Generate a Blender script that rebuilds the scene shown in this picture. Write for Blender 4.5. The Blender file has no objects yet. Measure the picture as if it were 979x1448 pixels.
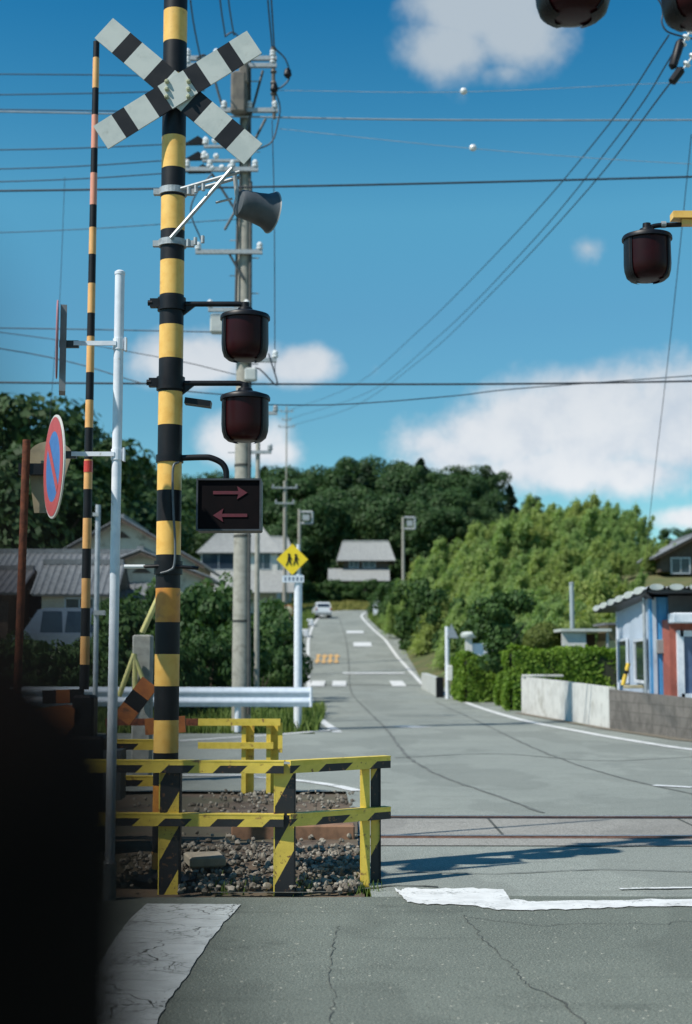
import bpy, math, random
import numpy as np
from mathutils import Vector, Matrix, Euler

R = math.radians
S = bpy.context.scene
COL = S.collection
random.seed(7)

# ------------------------------------------------------------------ camera, sky, sun
CAM_H = 1.45
PITCH = R(6.0)
F = 2011.0
cam_d = bpy.data.cameras.new("camera")
cam = bpy.data.objects.new("camera", cam_d)
COL.objects.link(cam)
cam.location = (0, 0, CAM_H)
cam.rotation_euler = (R(90) + PITCH, 0, 0)
cam_d.sensor_fit = 'VERTICAL'
cam_d.sensor_height = 36
cam_d.lens = 50
cam_d.clip_start = 0.02
cam_d.clip_end = 3000
cam_d.dof.use_dof = True
cam_d.dof.focus_distance = 9.2
cam_d.dof.aperture_fstop = 2.3
S.camera = cam

SUN_DIR = Vector((0.86, 0.51))          # the way shadows run on the ground
SUN_EL = R(51)
world = bpy.data.worlds.new("World")
S.world = world
world.use_nodes = True
S.view_settings.view_transform = 'Standard'
S.view_settings.look = 'None'
S.view_settings.gamma = 1
S.view_settings.use_curve_mapping = False
S.view_settings.exposure = 0.3

sun_d = bpy.data.lights.new("sun", 'SUN')
sun = bpy.data.objects.new("sun", sun_d)
COL.objects.link(sun)
sun_d.energy = 4.6
sun_d.angle = R(0.6)
sun_d.color = (1.0, 0.95, 0.86)
ld = Vector((SUN_DIR.x * math.cos(SUN_EL), SUN_DIR.y * math.cos(SUN_EL), -math.sin(SUN_EL)))
sun.rotation_euler = ld.to_track_quat('-Z', 'Y').to_euler()
sun.location = (-20, -15, 30)


class NT:
    """tiny node-tree writer"""
    def __init__(s, tree):
        s.t = tree
        tree.nodes.clear()

    def n(s, typ, props=None, **ins):
        nd = s.t.nodes.new(typ)
        for k, v in (props or {}).items():
            setattr(nd, k, v)
        for k, v in ins.items():
            key = int(k[1:]) if k[0] == 'i' and k[1:].isdigit() else k.replace('_', ' ')
            s.set(nd.inputs[key], v)
        return nd

    def set(s, sock, v):
        if isinstance(v, bpy.types.NodeSocket):
            s.t.links.new(v, sock)
        elif isinstance(v, bpy.types.Node):
            s.t.links.new(v.outputs[0], sock)
        else:
            if sock.type == 'RGBA' and len(v) == 3:
                v = (*v, 1)
            sock.default_value = v

    def m(s, op, a, b=None, c=None, clamp=False):
        nd = s.t.nodes.new('ShaderNodeMath')
        nd.operation = op
        nd.use_clamp = clamp
        for i, v in enumerate((a, b, c)):
            if v is not None:
                s.set(nd.inputs[i], v)
        return nd.outputs[0]

    def mix(s, f, a, b, blend='MIX'):
        nd = s.t.nodes.new('ShaderNodeMix')
        nd.data_type = 'RGBA'
        nd.blend_type = blend
        s.set(nd.inputs[0], f)
        s.set(nd.inputs[6], a)
        s.set(nd.inputs[7], b)
        return nd.outputs[2]

    def noise(s, co, scale, detail=4, rough=0.55):
        return s.n('ShaderNodeTexNoise', None, Vector=co, Scale=scale, Detail=detail, Roughness=rough).outputs[0]

    def ramp(s, f, a, b):
        nd = s.t.nodes.new('ShaderNodeMapRange')
        nd.interpolation_type = 'SMOOTHSTEP'
        s.set(nd.inputs[0], f)
        nd.inputs[1].default_value = a
        nd.inputs[2].default_value = b
        return nd.outputs[0]


def build_world():
    T = NT(world.node_tree)
    sky = T.n('ShaderNodeTexSky', {'sky_type': 'NISHITA', 'sun_disc': False, 'sun_elevation': SUN_EL,
                                   'altitude': 400.0, 'air_density': 1.0, 'dust_density': 0.15, 'ozone_density': 3.0})
    # the sun stands opposite to the way the shadows run
    sky.sun_rotation = math.atan2(-SUN_DIR.x, -SUN_DIR.y)
    hs = T.n('ShaderNodeHueSaturation', None, Hue=0.487, Saturation=1.15, Value=1.0, Color=sky)
    gm = T.n('ShaderNodeGamma', None, Color=hs, Gamma=1.25)
    skyc = T.mix(1.0, gm.outputs[0], (0.62, 0.78, 0.66), 'MULTIPLY')
    tc = T.n('ShaderNodeTexCoord').outputs['Generated']
    sp = T.n('ShaderNodeSeparateXYZ', None, Vector=tc)
    az = T.m('ARCTAN2', sp.outputs[0], sp.outputs[1])
    el = T.m('ARCSINE', sp.outputs[2])
    nz = T.noise(tc, 9.0, 8, 0.62)
    nz2 = T.noise(tc, 22.0, 5, 0.6)
    # cloud masses: (pixel-free) azimuth, elevation, half width, half height, weight
    blobs = [(0.0995, 0.4482, 0.0597, 0.0373, 1.00),
             (0.0746, 0.4188, 0.0423, 0.0259, 0.90),
             (0.1243, 0.4286, 0.0398, 0.0298, 0.90),
             (0.1144, 0.4016, 0.0249, 0.0109, 0.60),
             (0.1790, 0.1641, 0.0622, 0.0373, 1.05),
             (0.2337, 0.1543, 0.0597, 0.0348, 1.00),
             (0.1144, 0.1543, 0.0597, 0.0249, 0.85),
             (0.0597, 0.1518, 0.0348, 0.0159, 0.60),
             (0.1740, 0.1886, 0.0298, 0.0159, 0.80),
             (0.2039, 0.1298, 0.0597, 0.0174, 0.80),
             (0.2432, 0.0980, 0.0298, 0.0080, 0.80),
             (-0.1094, 0.2106, 0.0472, 0.0169, 0.85),
             (-0.0323, 0.2082, 0.0273, 0.0149, 0.95),
             (-0.0646, 0.2131, 0.0298, 0.0149, 0.80),
             (-0.0721, 0.1543, 0.0298, 0.0169, 0.80),
             (-0.0497, 0.1445, 0.0199, 0.0119, 0.70),
             (0.1730, 0.2841, 0.0129, 0.0099, 0.42),
             (0.0209, 0.2072, 0.0099, 0.0070, 0.20),
             (0.0348, 0.2131, 0.0119, 0.0060, 0.10),
             (0.1790, 0.1690, 0.0597, 0.0398, 1.05), (0.2287, 0.1641, 0.0547, 0.0423, 1.05), (0.1343, 0.1641, 0.0448, 0.0298, 0.90), (0.0796, 0.1445, 0.0448, 0.0179, 0.75), (0.1542, 0.1347, 0.0796, 0.0199, 0.80),
             (-1.1, 0.25, 0.3, 0.09, 0.9), (0.9, 0.2, 0.3, 0.08, 0.9), (2.4, 0.3, 0.4, 0.1, 0.9)]
    acc = None
    for ax, ey, rx, ry, w in blobs:
        dx = T.m('DIVIDE', T.m('SUBTRACT', az, ax), rx)
        dy = T.m('DIVIDE', T.m('SUBTRACT', el, ey), ry)
        d = T.m('SQRT', T.m('ADD', T.m('MULTIPLY', dx, dx), T.m('MULTIPLY', dy, dy)))
        v = T.m('MULTIPLY', T.m('SUBTRACT', 1.0, T.m('MULTIPLY', d, 0.70)), w)
        acc = v if acc is None else T.m('MAXIMUM', acc, v)
    nn = T.m('ADD', T.m('MULTIPLY', T.m('SUBTRACT', nz, 0.5), 1.0), T.m('MULTIPLY', T.m('SUBTRACT', nz2, 0.5), 0.8))
    dens = T.ramp(T.m('ADD', acc, nn), 0.10, 0.66)
    dens = T.m('MULTIPLY', dens, 0.92)
    shade = T.ramp(T.m('ADD', nz2, T.m('MULTIPLY', nz, 0.6)), 0.55, 1.0)
    cc = T.mix(shade, (6.0, 6.6, 7.6), (9.0, 9.0, 9.2))
    hor = T.ramp(el, 0.02, 0.40)
    cc = T.mix(hor, cc, (4.6, 5.3, 5.9))
    cr = T.n('ShaderNodeValToRGB', None, Fac=el)
    pts_ = [(0.0, (1.0, 0.95, 1.0)), (0.16, (1.0, 0.94, 0.98)), (0.24, (1.2, 1.10, 1.12)), (0.31, (1.40, 1.40, 1.32)), (0.38, (0.80, 1.2, 1.28)), (0.46, (0.30, 1.0, 1.25))]
    while len(cr.color_ramp.elements) < len(pts_):
        cr.color_ramp.elements.new(0.5)
    for e_, (p_, c_) in zip(cr.color_ramp.elements, pts_):
        e_.position = p_
        e_.color = (*c_, 1)
    skyc = T.mix(1.0, skyc, cr.outputs[0], 'MULTIPLY')
    out = T.mix(dens, skyc, cc)
    bg = T.n('ShaderNodeBackground', None, Color=out, Strength=0.085)
    T.n('ShaderNodeOutputWorld', None, Surface=bg)


build_world()


# ------------------------------------------------------------------ helpers
def px(x, y, Y):
    """the point at distance Y ahead that stands where the photograph shows it"""
    v = (724 - y) / F
    c = Y / (math.cos(PITCH) - v * math.sin(PITCH))
    return Vector(((x - 489.5) / F * c, Y, CAM_H + c * (math.sin(PITCH) + v * math.cos(PITCH))))


PY = [-60, 60, 75, 84, 94, 108, 128, 150, 165, 185, 200, 3000]
PZ = [0, 0, 0.22, 0.82, 1.68, 3.06, 4.63, 6.3, 7.6, 9.2, 10.4, 10.4]


def P(Y):
    return float(np.interp(Y, PY, PZ))


def sm(t):
    t = max(0.0, min(1.0, t))
    return t * t * (3 - 2 * t)


def RXS(Y):
    return float(np.interp(Y, [58, 70, 84, 96, 108, 125, 143], [4.3, 4.1, 3.8, 3.35, 2.95, 2.2, 1.65]))


def G(X, Y):
    """ground height"""
    z = P(Y)
    z += 10.5 * sm((Y - 190) / 50) * (1 - 0.75 * sm((X - 25) / 40)) * (1 - 0.2 * sm((-X - 40) / 40))
    z += 4.0 * sm((X - 7) / 14) * sm((Y - 62) / 35)
    z += 1.7 * sm((X - RXS(Y) - 2.6) / 3.0) * sm((Y - 70) / 14) * (1 - sm((Y - 120) / 30))
    return z


def mat(name, c1, c2=None, rough=0.6, scale=6.0, metal=0.0, bump=0.0, lo=0.4, hi=0.65, coat=0.0, grime=None, gs=2.0, glo=0.55, ghi=0.7, spec=0.5):
    m = bpy.data.materials.new(name)
    m.use_nodes = True
    T = NT(m.node_tree)
    co = T.n('ShaderNodeTexCoord').outputs['Object']
    nz = T.noise(co, scale, 6, 0.6)
    col = T.mix(T.ramp(nz, lo, hi), c1, c2 or tuple(v * 0.8 for v in c1))
    if grime:
        gz = T.noise(co, gs, 7, 0.65)
        col = T.mix(T.ramp(gz, glo, ghi), col, grime)
    b = T.n('ShaderNodeBsdfPrincipled', None, Base_Color=col, Roughness=T.m('ADD', rough - 0.06, T.m('MULTIPLY', nz, 0.12)), Metallic=metal)
    b.inputs['Coat Weight'].default_value = coat
    b.inputs['Specular IOR Level'].default_value = spec
    if bump:
        bp = T.n('ShaderNodeBump', None, Height=nz, Strength=bump, Distance=0.02)
        T.set(b.inputs['Normal'], bp)
    T.n('ShaderNodeOutputMaterial', None, Surface=b)
    return m


def stripe_mat(name, c1, c2, vec, period, phase=0.0, duty=0.5, rough=0.5, wear=(0.17, 0.08, 0.035), wlo=0.60, whi=0.66):
    m = bpy.data.materials.new(name)
    m.use_nodes = True
    T = NT(m.node_tree)
    co = T.n('ShaderNodeTexCoord').outputs['Object']
    dt = T.n('ShaderNodeVectorMath', {'operation': 'DOT_PRODUCT'})
    T.set(dt.inputs[0], co)
    dt.inputs[1].default_value = vec
    fr = T.m('FRACT', T.m('ADD', T.m('DIVIDE', dt.outputs['Value'], period), phase))
    st = T.m('GREATER_THAN', fr, duty)
    nz = T.noise(co, 9, 6, 0.6)
    ca = T.mix(T.ramp(nz, 0.35, 0.7), c1, tuple(v * 0.82 for v in c1))
    col = T.mix(st, ca, c2)
    col = T.mix(T.ramp(T.noise(co, 26, 5, 0.7), wlo, whi), col, wear)
    b = T.n('ShaderNodeBsdfPrincipled', None, Base_Color=col, Roughness=rough)
    T.n('ShaderNodeOutputMaterial', None, Surface=b)
    return m


def leaf_mat(name, a, b_, trans=0.3, c=None):
    m = bpy.data.materials.new(name)
    m.use_nodes = True
    T = NT(m.node_tree)
    g = T.n('ShaderNodeNewGeometry').outputs['Random Per Island']
    oi = T.n('ShaderNodeObjectInfo').outputs['Random']
    co = T.n('ShaderNodeTexCoord').outputs['Object']
    nz = T.noise(co, 0.55, 4, 0.6)
    f = T.m('ADD', T.m('MULTIPLY', g, 0.45), T.m('MULTIPLY', T.ramp(nz, 0.35, 0.65), 0.55))
    col = T.mix(f, a, b_)
    if c:
        col = T.mix(T.ramp(oi, 0.3, 1.0), col, T.mix(f, tuple(v * 0.7 for v in c), c))
    d = T.n('ShaderNodeBsdfPrincipled', None, Base_Color=col, Roughness=0.6)
    d.inputs['Specular IOR Level'].default_value = 0.25
    t = T.n('ShaderNodeBsdfTranslucent', None, Color=T.mix(1.0, col, (1.0, 1.1, 0.55), 'MULTIPLY'))
    mx = T.n('ShaderNodeMixShader', None, i0=trans, i1=d, i2=t)
    T.n('ShaderNodeOutputMaterial', None, Surface=mx)
    return m


class MB:
    def __init__(s):
        s.v, s.f, s.m = [], [], []

    def add(s, vs, fs, mi=0):
        o = len(s.v)
        s.v += [tuple(v) for v in vs]
        s.f += [tuple(i + o for i in f) for f in fs]
        s.m += [mi] * len(fs)
        return s

    def box(s, c, d, rz=0, mi=0, rot=None):
        M = rot if rot is not None else Matrix.Rotation(rz, 3, 'Z')
        c = Vector(c)
        vs = [c + M @ Vector((sx * d[0] / 2, sy * d[1] / 2, sz * d[2] / 2)) for sx in (-1, 1) for sy in (-1, 1) for sz in (-1, 1)]
        return s.add(vs, [(0, 1, 3, 2), (4, 6, 7, 5), (0, 4, 5, 1), (2, 3, 7, 6), (0, 2, 6, 4), (1, 5, 7, 3)], mi)

    def bbox(s, c, d, b=0.01, rz=0, mi=0):
        """box with chamfered vertical and top edges"""
        M = Matrix.Rotation(rz, 3, 'Z')
        c = Vector(c)
        x, y, z = d[0] / 2, d[1] / 2, d[2] / 2
        def ring(ix, iy, zz):
            pts = [(-x + ix + b, -y + iy), (x - ix - b, -y + iy), (x - ix, -y + iy + b), (x - ix, y - iy - b), (x - ix - b, y - iy), (-x + ix + b, y - iy), (-x + ix, y - iy - b), (-x + ix, -y + iy + b)]
            return [c + M @ Vector((p[0], p[1], zz)) for p in pts]
        rs = [ring(b, b, -z), ring(0, 0, -z + b), ring(0, 0, z - b), ring(b, b, z)]
        vs = [p for r in rs for p in r]
        fs = [tuple(range(7, -1, -1)), tuple(range(24, 32))]
        for k in range(3):
            for i in range(8):
                j = (i + 1) % 8
                fs.append((k * 8 + i, k * 8 + j, k * 8 + 8 + j, k * 8 + 8 + i))
        return s.add(vs, fs, mi)

    def tube(s, pts, r, seg=8, mi=0, cap=True):
        pts = [Vector(p) for p in pts]
        rr = r if isinstance(r, (list, tuple)) else [r] * len(pts)
        vs, fs = [], []
        up = None
        for i, p in enumerate(pts):
            t = (pts[min(i + 1, len(pts) - 1)] - pts[max(i - 1, 0)]).normalized()
            if up is None:
                up = Vector((0, 0, 1)) if abs(t.z) < 0.9 else Vector((1, 0, 0))
            a = t.cross(up).normalized()
            b = a.cross(t).normalized()
            up = b
            for k in range(seg):
                w = 2 * math.pi * k / seg
                vs.append(p + (a * math.cos(w) + b * math.sin(w)) * rr[i])
        for i in range(len(pts) - 1):
            for k in range(seg):
                j = (k + 1) % seg
                fs.append((i * seg + k, i * seg + j, (i + 1) * seg + j, (i + 1) * seg + k))
        if cap:
            fs.append(tuple(range(seg - 1, -1, -1)))
            fs.append(tuple(range((len(pts) - 1) * seg, len(pts) * seg)))
        return s.add(vs, fs, mi)

    def lathe(s, c, prof, seg=32, mi=0, axis=None, mis=None):
        """prof: list of (r, h) along the axis"""
        c = Vector(c)
        q = (Vector(axis) if axis else Vector((0, 0, 1))).normalized()
        M = q.to_track_quat('Z', 'Y').to_matrix()
        vs = []
        for r, h in prof:
            for k in range(seg):
                w = 2 * math.pi * k / seg
                vs.append(c + M @ Vector((r * math.cos(w), r * math.sin(w), h)))
        o = len(s.v)
        for i in range(len(prof) - 1):
            mm = mis[i] if mis else mi
            s.add([], [], mm)
            for k in range(seg):
                j = (k + 1) % seg
                s.f.append((o + i * seg + k, o + i * seg + j, o + (i + 1) * seg + j, o + (i + 1) * seg + k))
                s.m.append(mm)
        s.v += [tuple(v) for v in vs]
        s.f.append(tuple(o + k for k in range(seg - 1, -1, -1)))
        s.m.append(mis[0] if mis else mi)
        s.f.append(tuple(o + (len(prof) - 1) * seg + k for k in range(seg)))
        s.m.append(mis[-1] if mis else mi)
        return s

    def prism(s, poly, d, mi=0, side=None):
        """poly: 3D points of one planar outline, pushed along vector d"""
        n = len(poly)
        d = Vector(d)
        vs = [Vector(p) for p in poly] + [Vector(p) + d for p in poly]
        s.add(vs, [tuple(range(n - 1, -1, -1)), tuple(range(n, 2 * n))], mi)
        o = len(s.v) - 2 * n
        for i in range(n):
            j = (i + 1) % n
            s.f.append((o + i, o + j, o + n + j, o + n + i))
            s.m.append(mi if side is None else side)
        return s

    def build(s, name, mats, parent=None, base=None, smooth=False):
        root = parent
        off = Vector((0, 0, 0))
        while root is not None:
            off += root.location
            root = root.parent
        if parent is None and base is not None:
            off = Vector(base)
        me = bpy.data.meshes.new(name)
        me.from_pydata([(v[0] - off.x, v[1] - off.y, v[2] - off.z) for v in s.v], [], s.f)
        for m_ in (mats if isinstance(mats, (list, tuple)) else [mats]):
            me.materials.append(m_)
        me.polygons.foreach_set('material_index', s.m)
        if smooth:
            me.polygons.foreach_set('use_smooth', [True] * len(s.f))
            try:
                me.set_sharp_from_angle(angle=R(35))
            except Exception:
                pass
        me.update()
        o = bpy.data.objects.new(name, me)
        COL.objects.link(o)
        if parent is not None:
            o.parent = parent
        elif base is not None:
            o.location = base
        return o


def tag(o, label, cat, group=None):
    o['label'] = label
    o['category'] = cat
    if group:
        o['group'] = group
    return o


def thing(name, label, cat, loc, group=None):
    o = bpy.data.objects.new(name, None)
    COL.objects.link(o)
    o.empty_display_size = 0.2
    o.location = loc
    return tag(o, label, cat, group)


def struct(o):
    o['kind'] = 'structure'
    return o


def stuff(o, label, cat):
    o['kind'] = 'stuff'
    return tag(o, label, cat)


def copy_tree(o, parent=None):
    c = o.copy()
    COL.objects.link(c)
    c.parent = parent
    for ch in list(o.children):
        copy_tree(ch, c)
    return c


# ------------------------------------------------------------------ materials
M = {}
M['yellow'] = mat('pole_yellow', (0.82, 0.50, 0.125), (0.76, 0.43, 0.09), 0.45, 14, grime=(0.42, 0.24, 0.07), gs=9, glo=0.62, ghi=0.78)
M['black'] = mat('black_paint', (0.006, 0.0065, 0.009), (0.010, 0.0105, 0.013), 0.5, 9, spec=0.3)
M['iron'] = mat('black_iron', (0.004, 0.0045, 0.007), (0.007, 0.0075, 0.010), 0.45, 12, spec=0.3)
M['white_board'] = mat('board_white', (0.50, 0.53, 0.50), (0.42, 0.46, 0.44), 0.65, 5, grime=(0.32, 0.34, 0.31), gs=11, glo=0.58, ghi=0.8)
M['lens'] = mat('dark_red_lens', (0.024, 0.0025, 0.004), (0.016, 0.002, 0.003), 0.35, 3, spec=0.2)
M['galv'] = mat('galvanised_steel', (0.42, 0.44, 0.45), (0.30, 0.32, 0.33), 0.5, 20, metal=0.35)
M['white_steel'] = mat('white_painted_steel', (0.72, 0.75, 0.80), (0.62, 0.66, 0.72), 0.42, 12, grime=(0.45, 0.44, 0.40), gs=16, glo=0.63, ghi=0.75)
M['rust'] = mat('rusty_steel', (0.20, 0.055, 0.022), (0.11, 0.032, 0.015), 0.85, 22, bump=0.3)
M['rail_steel'] = mat('rail_steel', (0.17, 0.085, 0.055), (0.10, 0.05, 0.035), 0.75, 12)
M['rail_top'] = mat('polished_rail_top', (0.42, 0.39, 0.42), (0.30, 0.27, 0.29), 0.28, 8, metal=0.8)
M['fence_yellow'] = mat('fence_yellow', (0.74, 0.55, 0.085), (0.64, 0.48, 0.06), 0.5, 14, grime=(0.25, 0.13, 0.045), gs=12, glo=0.57, ghi=0.68)
M['fence_rail'] = stripe_mat('fence_rail_stripes', (0.74, 0.55, 0.085), (0.014, 0.014, 0.016), (1, 0, -1.05), 0.335, 0.18, 0.48)
M['fence_post'] = stripe_mat('fence_post_stripes', (0.70, 0.51, 0.08), (0.014, 0.014, 0.016), (-1.8, 0, 1), 0.49, 0.689, 0.45)
M['concrete'] = mat('grey_concrete', (0.36, 0.36, 0.33), (0.27, 0.27, 0.25), 0.85, 9, bump=0.2, grime=(0.16, 0.155, 0.135), gs=3)
M['pole_concrete'] = mat('pole_concrete', (0.34, 0.325, 0.28), (0.27, 0.26, 0.225), 0.85, 8, grime=(0.20, 0.185, 0.15), gs=2)
M['porcelain'] = mat('white_porcelain', (0.75, 0.77, 0.78), (0.65, 0.67, 0.68), 0.2, 4)
M['cable'] = mat('dark_cable', (0.016, 0.022, 0.032), (0.022, 0.028, 0.04), 0.6, 3)
M['cable_pale'] = mat('pale_cable', (0.30, 0.33, 0.36), (0.22, 0.25, 0.28), 0.5, 3)
M['occluder_dark'] = mat('occluder_near_black', (0.012, 0.007, 0.005), (0.006, 0.004, 0.003), 0.95, 30, bump=0.4, spec=0.05)  # near black of the shape added in front of the lens
M['soil'] = mat('soil', (0.12, 0.085, 0.055), (0.07, 0.05, 0.035), 0.95, 2.5, bump=0.4, grime=(0.085, 0.075, 0.045), gs=0.8, glo=0.45, ghi=0.6)
M['glass'] = mat('window_glass', (0.03, 0.045, 0.065), (0.02, 0.03, 0.05), 0.08, 2)
M['brown_wood'] = mat('brown_wood', (0.13, 0.075, 0.04), (0.08, 0.045, 0.025), 0.7, 10)
M['alu'] = mat('window_aluminium', (0.55, 0.58, 0.62), (0.48, 0.5, 0.55), 0.4, 5, metal=0.3)
M['orange'] = mat('machine_orange', (0.40, 0.13, 0.03), (0.30, 0.09, 0.025), 0.65, 10, grime=(0.12, 0.05, 0.025), gs=8)


def asphalt(name, base, dark, speck, scale=1.0, oil=0.0):
    m = bpy.data.materials.new(name)
    m.use_nodes = True
    T = NT(m.node_tree)
    co = T.n('ShaderNodeTexCoord').outputs['Object']
    big = T.noise(co, 0.35, 5, 0.6)
    mid = T.noise(co, 3.1, 6, 0.7)
    fine = T.noise(co, 95.0, 3, 0.7)
    vo = T.n('ShaderNodeTexVoronoi', None, Vector=co, Scale=70.0)
    vor = T.n('ShaderNodeTexVoronoi', None, Vector=co, Scale=24.0)
    col = T.mix(T.ramp(big, 0.35, 0.65), base, dark)
    col = T.mix(T.m('MULTIPLY', T.ramp(mid, 0.45, 0.75), 0.5), col, tuple(v * 0.62 for v in dark))
    col = T.mix(T.m('MULTIPLY', T.ramp(fine, 0.42, 0.60), 0.75), col, tuple(v * 1.75 for v in base))
    dk = T.noise(co, 60.0, 4, 0.75)
    col = T.mix(T.m('MULTIPLY', T.ramp(dk, 0.52, 0.66), 0.65), col, tuple(v * 0.42 for v in dark))
    tan = T.noise(co, 1.6, 6, 0.75)
    col = T.mix(T.m('MULTIPLY', T.ramp(tan, 0.66, 0.72), 0.5), col, (0.30, 0.29, 0.22))
    sp = T.m('LESS_THAN', vo.outputs['Distance'], 0.20)
    pick = T.m('GREATER_THAN', T.n('ShaderNodeSeparateColor', None, Color=vo.outputs['Color']).outputs[0], 0.70)
    col = T.mix(T.m('MULTIPLY', sp, pick), col, speck)
    sp2 = T.m('LESS_THAN', vor.outputs['Distance'], 0.16)
    pick2 = T.m('GREATER_THAN', T.n('ShaderNodeSeparateColor', None, Color=vor.outputs['Color']).outputs[1], 0.86)
    col = T.mix(T.m('MULTIPLY', sp2, pick2), col, tuple(v * 1.2 for v in speck))
    mp = T.n('ShaderNodeMapping', None, Vector=co)
    mp.inputs['Scale'].default_value = (0.35, 5.0, 1)
    strk = T.noise(mp, 1.0, 4, 0.6)
    col = T.mix(T.m('MULTIPLY', T.ramp(strk, 0.55, 0.75), 0.35), col, tuple(v * 0.55 for v in dark))
    mp2 = T.n('ShaderNodeMapping', None, Vector=co)
    mp2.inputs['Scale'].default_value = (0.55, 0.30, 1)
    pt = T.noise(mp2, 1.0, 3, 0.5)
    col = T.mix(T.m('MULTIPLY', T.ramp(pt, 0.50, 0.53), 0.22), col, tuple(v * 0.6 for v in dark))
    st2 = T.noise(co, 0.9, 7, 0.8)
    col = T.mix(T.m('MULTIPLY', T.ramp(st2, 0.56, 0.70), 0.45), col, tuple(v * 0.5 for v in dark))
    b = T.n('ShaderNodeBsdfPrincipled', None, Base_Color=col, Roughness=0.86)
    b.inputs['Specular IOR Level'].default_value = 0.3
    h = T.m('ADD', T.m('MULTIPLY', fine, 0.6), T.m('MULTIPLY', vo.outputs['Distance'], 0.6))
    bp = T.n('ShaderNodeBump', None, Height=h, Strength=0.5, Distance=0.008)
    T.set(b.inputs['Normal'], bp)
    T.n('ShaderNodeOutputMaterial', None, Surface=b)
    return m


def paint_mat(name, c, under, wear_lo=0.52, wear_hi=0.6, cracks=0.0):
    m = bpy.data.materials.new(name)
    m.use_nodes = True
    T = NT(m.node_tree)
    co = T.n('ShaderNodeTexCoord').outputs['Object']
    a = T.noise(co, 38, 6, 0.75)
    b_ = T.noise(co, 2.5, 5, 0.7)
    w = T.ramp(T.m('ADD', T.m('MULTIPLY', a, 0.55), T.m('MULTIPLY', b_, 0.45)), wear_lo, wear_hi)
    col = T.mix(T.ramp(T.noise(co, 6, 5, 0.6), 0.4, 0.7), c, tuple(v * 0.8 for v in c))
    if cracks:
        wob = T.n('ShaderNodeTexNoise', None, Vector=co, Scale=3.0, Detail=5)
        c2 = T.n('ShaderNodeVectorMath', {'operation': 'ADD'})
        sc = T.n('ShaderNodeVectorMath', {'operation': 'SCALE'})
        T.set(sc.inputs[0], wob.outputs['Color'])
        sc.inputs['Scale'].default_value = 0.28
        T.set(c2.inputs[0], co)
        T.set(c2.inputs[1], sc)
        mp = T.n('ShaderNodeMapping', None, Vector=c2)
        mp.inputs['Scale'].default_value = (0.7, 1.35, 1)
        v = T.n('ShaderNodeTexVoronoi', {'feature': 'DISTANCE_TO_EDGE'}, Vector=mp, Scale=3.6)
        v2 = T.n('ShaderNodeTexVoronoi', {'feature': 'DISTANCE_TO_EDGE'}, Vector=c2, Scale=9.0)
        k = T.m('LESS_THAN', v.outputs['Distance'], T.m('MULTIPLY', a, 0.020))
        k2 = T.m('MULTIPLY', T.m('LESS_THAN', v2.outputs['Distance'], 0.016), T.m('GREATER_THAN', b_, 0.52))
        w = T.m('MAXIMUM', w, T.m('MAXIMUM', k, k2))
    col = T.mix(w, col, under)
    bs = T.n('ShaderNodeBsdfPrincipled', None, Base_Color=col, Roughness=0.7)
    T.n('ShaderNodeOutputMaterial', None, Surface=bs)
    return m


M['asphalt'] = asphalt('asphalt', (0.205, 0.222, 0.200), (0.160, 0.176, 0.160), (0.36, 0.36, 0.32))
M['asphalt_old'] = asphalt('asphalt_old', (0.122, 0.137, 0.117), (0.082, 0.093, 0.080), (0.36, 0.35, 0.29))
M['asphalt_cross'] = asphalt('asphalt_crossing', (0.23, 0.225, 0.205), (0.18, 0.175, 0.16), (0.30, 0.28, 0.25))
M['paint'] = paint_mat('road_paint_white', (0.66, 0.67, 0.66), (0.17, 0.18, 0.165), 0.52, 0.62)
M['paint_worn'] = paint_mat('road_paint_worn', (0.62, 0.64, 0.64), (0.20, 0.21, 0.20), 0.56, 0.70)
M['paint_crack'] = paint_mat('road_paint_cracked', (0.52, 0.55, 0.54), (0.07, 0.072, 0.066), 0.565, 0.62, 1.0)
M['paint_orange'] = paint_mat('road_paint_orange', (0.64, 0.38, 0.13), (0.20, 0.21, 0.20), 0.50, 0.66)
M['crack'] = mat('crack_tar_and_shadow', (0.05, 0.053, 0.047), (0.09, 0.095, 0.085), 0.95, 40)  # cracks and joints, also the wire shadow painted on the far road


# ------------------------------------------------------------------ ground, roads, markings
def frange(a, b, s):
    out = []
    while a < b - 1e-6:
        out.append(a)
        a += s
    return out + [b]


def terrain():
    xs = sorted(set([-900, -500, -300, -200] + frange(-150, -40, 10) + frange(-40, 60, 4) + frange(60, 160, 10) + [220, 320, 500, 900]))
    ys = sorted(set([-300, -100, -40] + frange(-10, 240, 5) + frange(240, 300, 15) + [400, 600, 1000, 1800]))
    b = MB()
    vs = []
    for y in ys:
        for x in xs:
            vs.append((x, y, G(x, y) - 0.05 - (0.10 if y < 60 else 0.0)))
    nx = len(xs)
    fs = [(j * nx + i, j * nx + i + 1, (j + 1) * nx + i + 1, (j + 1) * nx + i) for j in range(len(ys) - 1) for i in range(nx - 1)]
    b.add(vs, fs)
    gm = mat('ground_cover', (0.075, 0.095, 0.03), (0.12, 0.11, 0.045), 0.95, 0.8, bump=0.3, grime=(0.13, 0.10, 0.06), gs=0.25, glo=0.52, ghi=0.68)
    return struct(b.build('ground', gm, smooth=True))


terrain()


def sheet(name, poly, z, m):
    b = MB()
    b.prism([(x, y, z) for x, y in poly], (0, 0, -0.10))
    return struct(b.build(name, m))


NEAR_Y = 9.02
sheet('road', [(-16, -8), (16, -8), (16, NEAR_Y + 0.05), (3, NEAR_Y - 0.02), (0.9, NEAR_Y + 0.03), (-0.2, NEAR_Y - 0.03), (-16, NEAR_Y)], 0.0, M['asphalt_old'])

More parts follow.
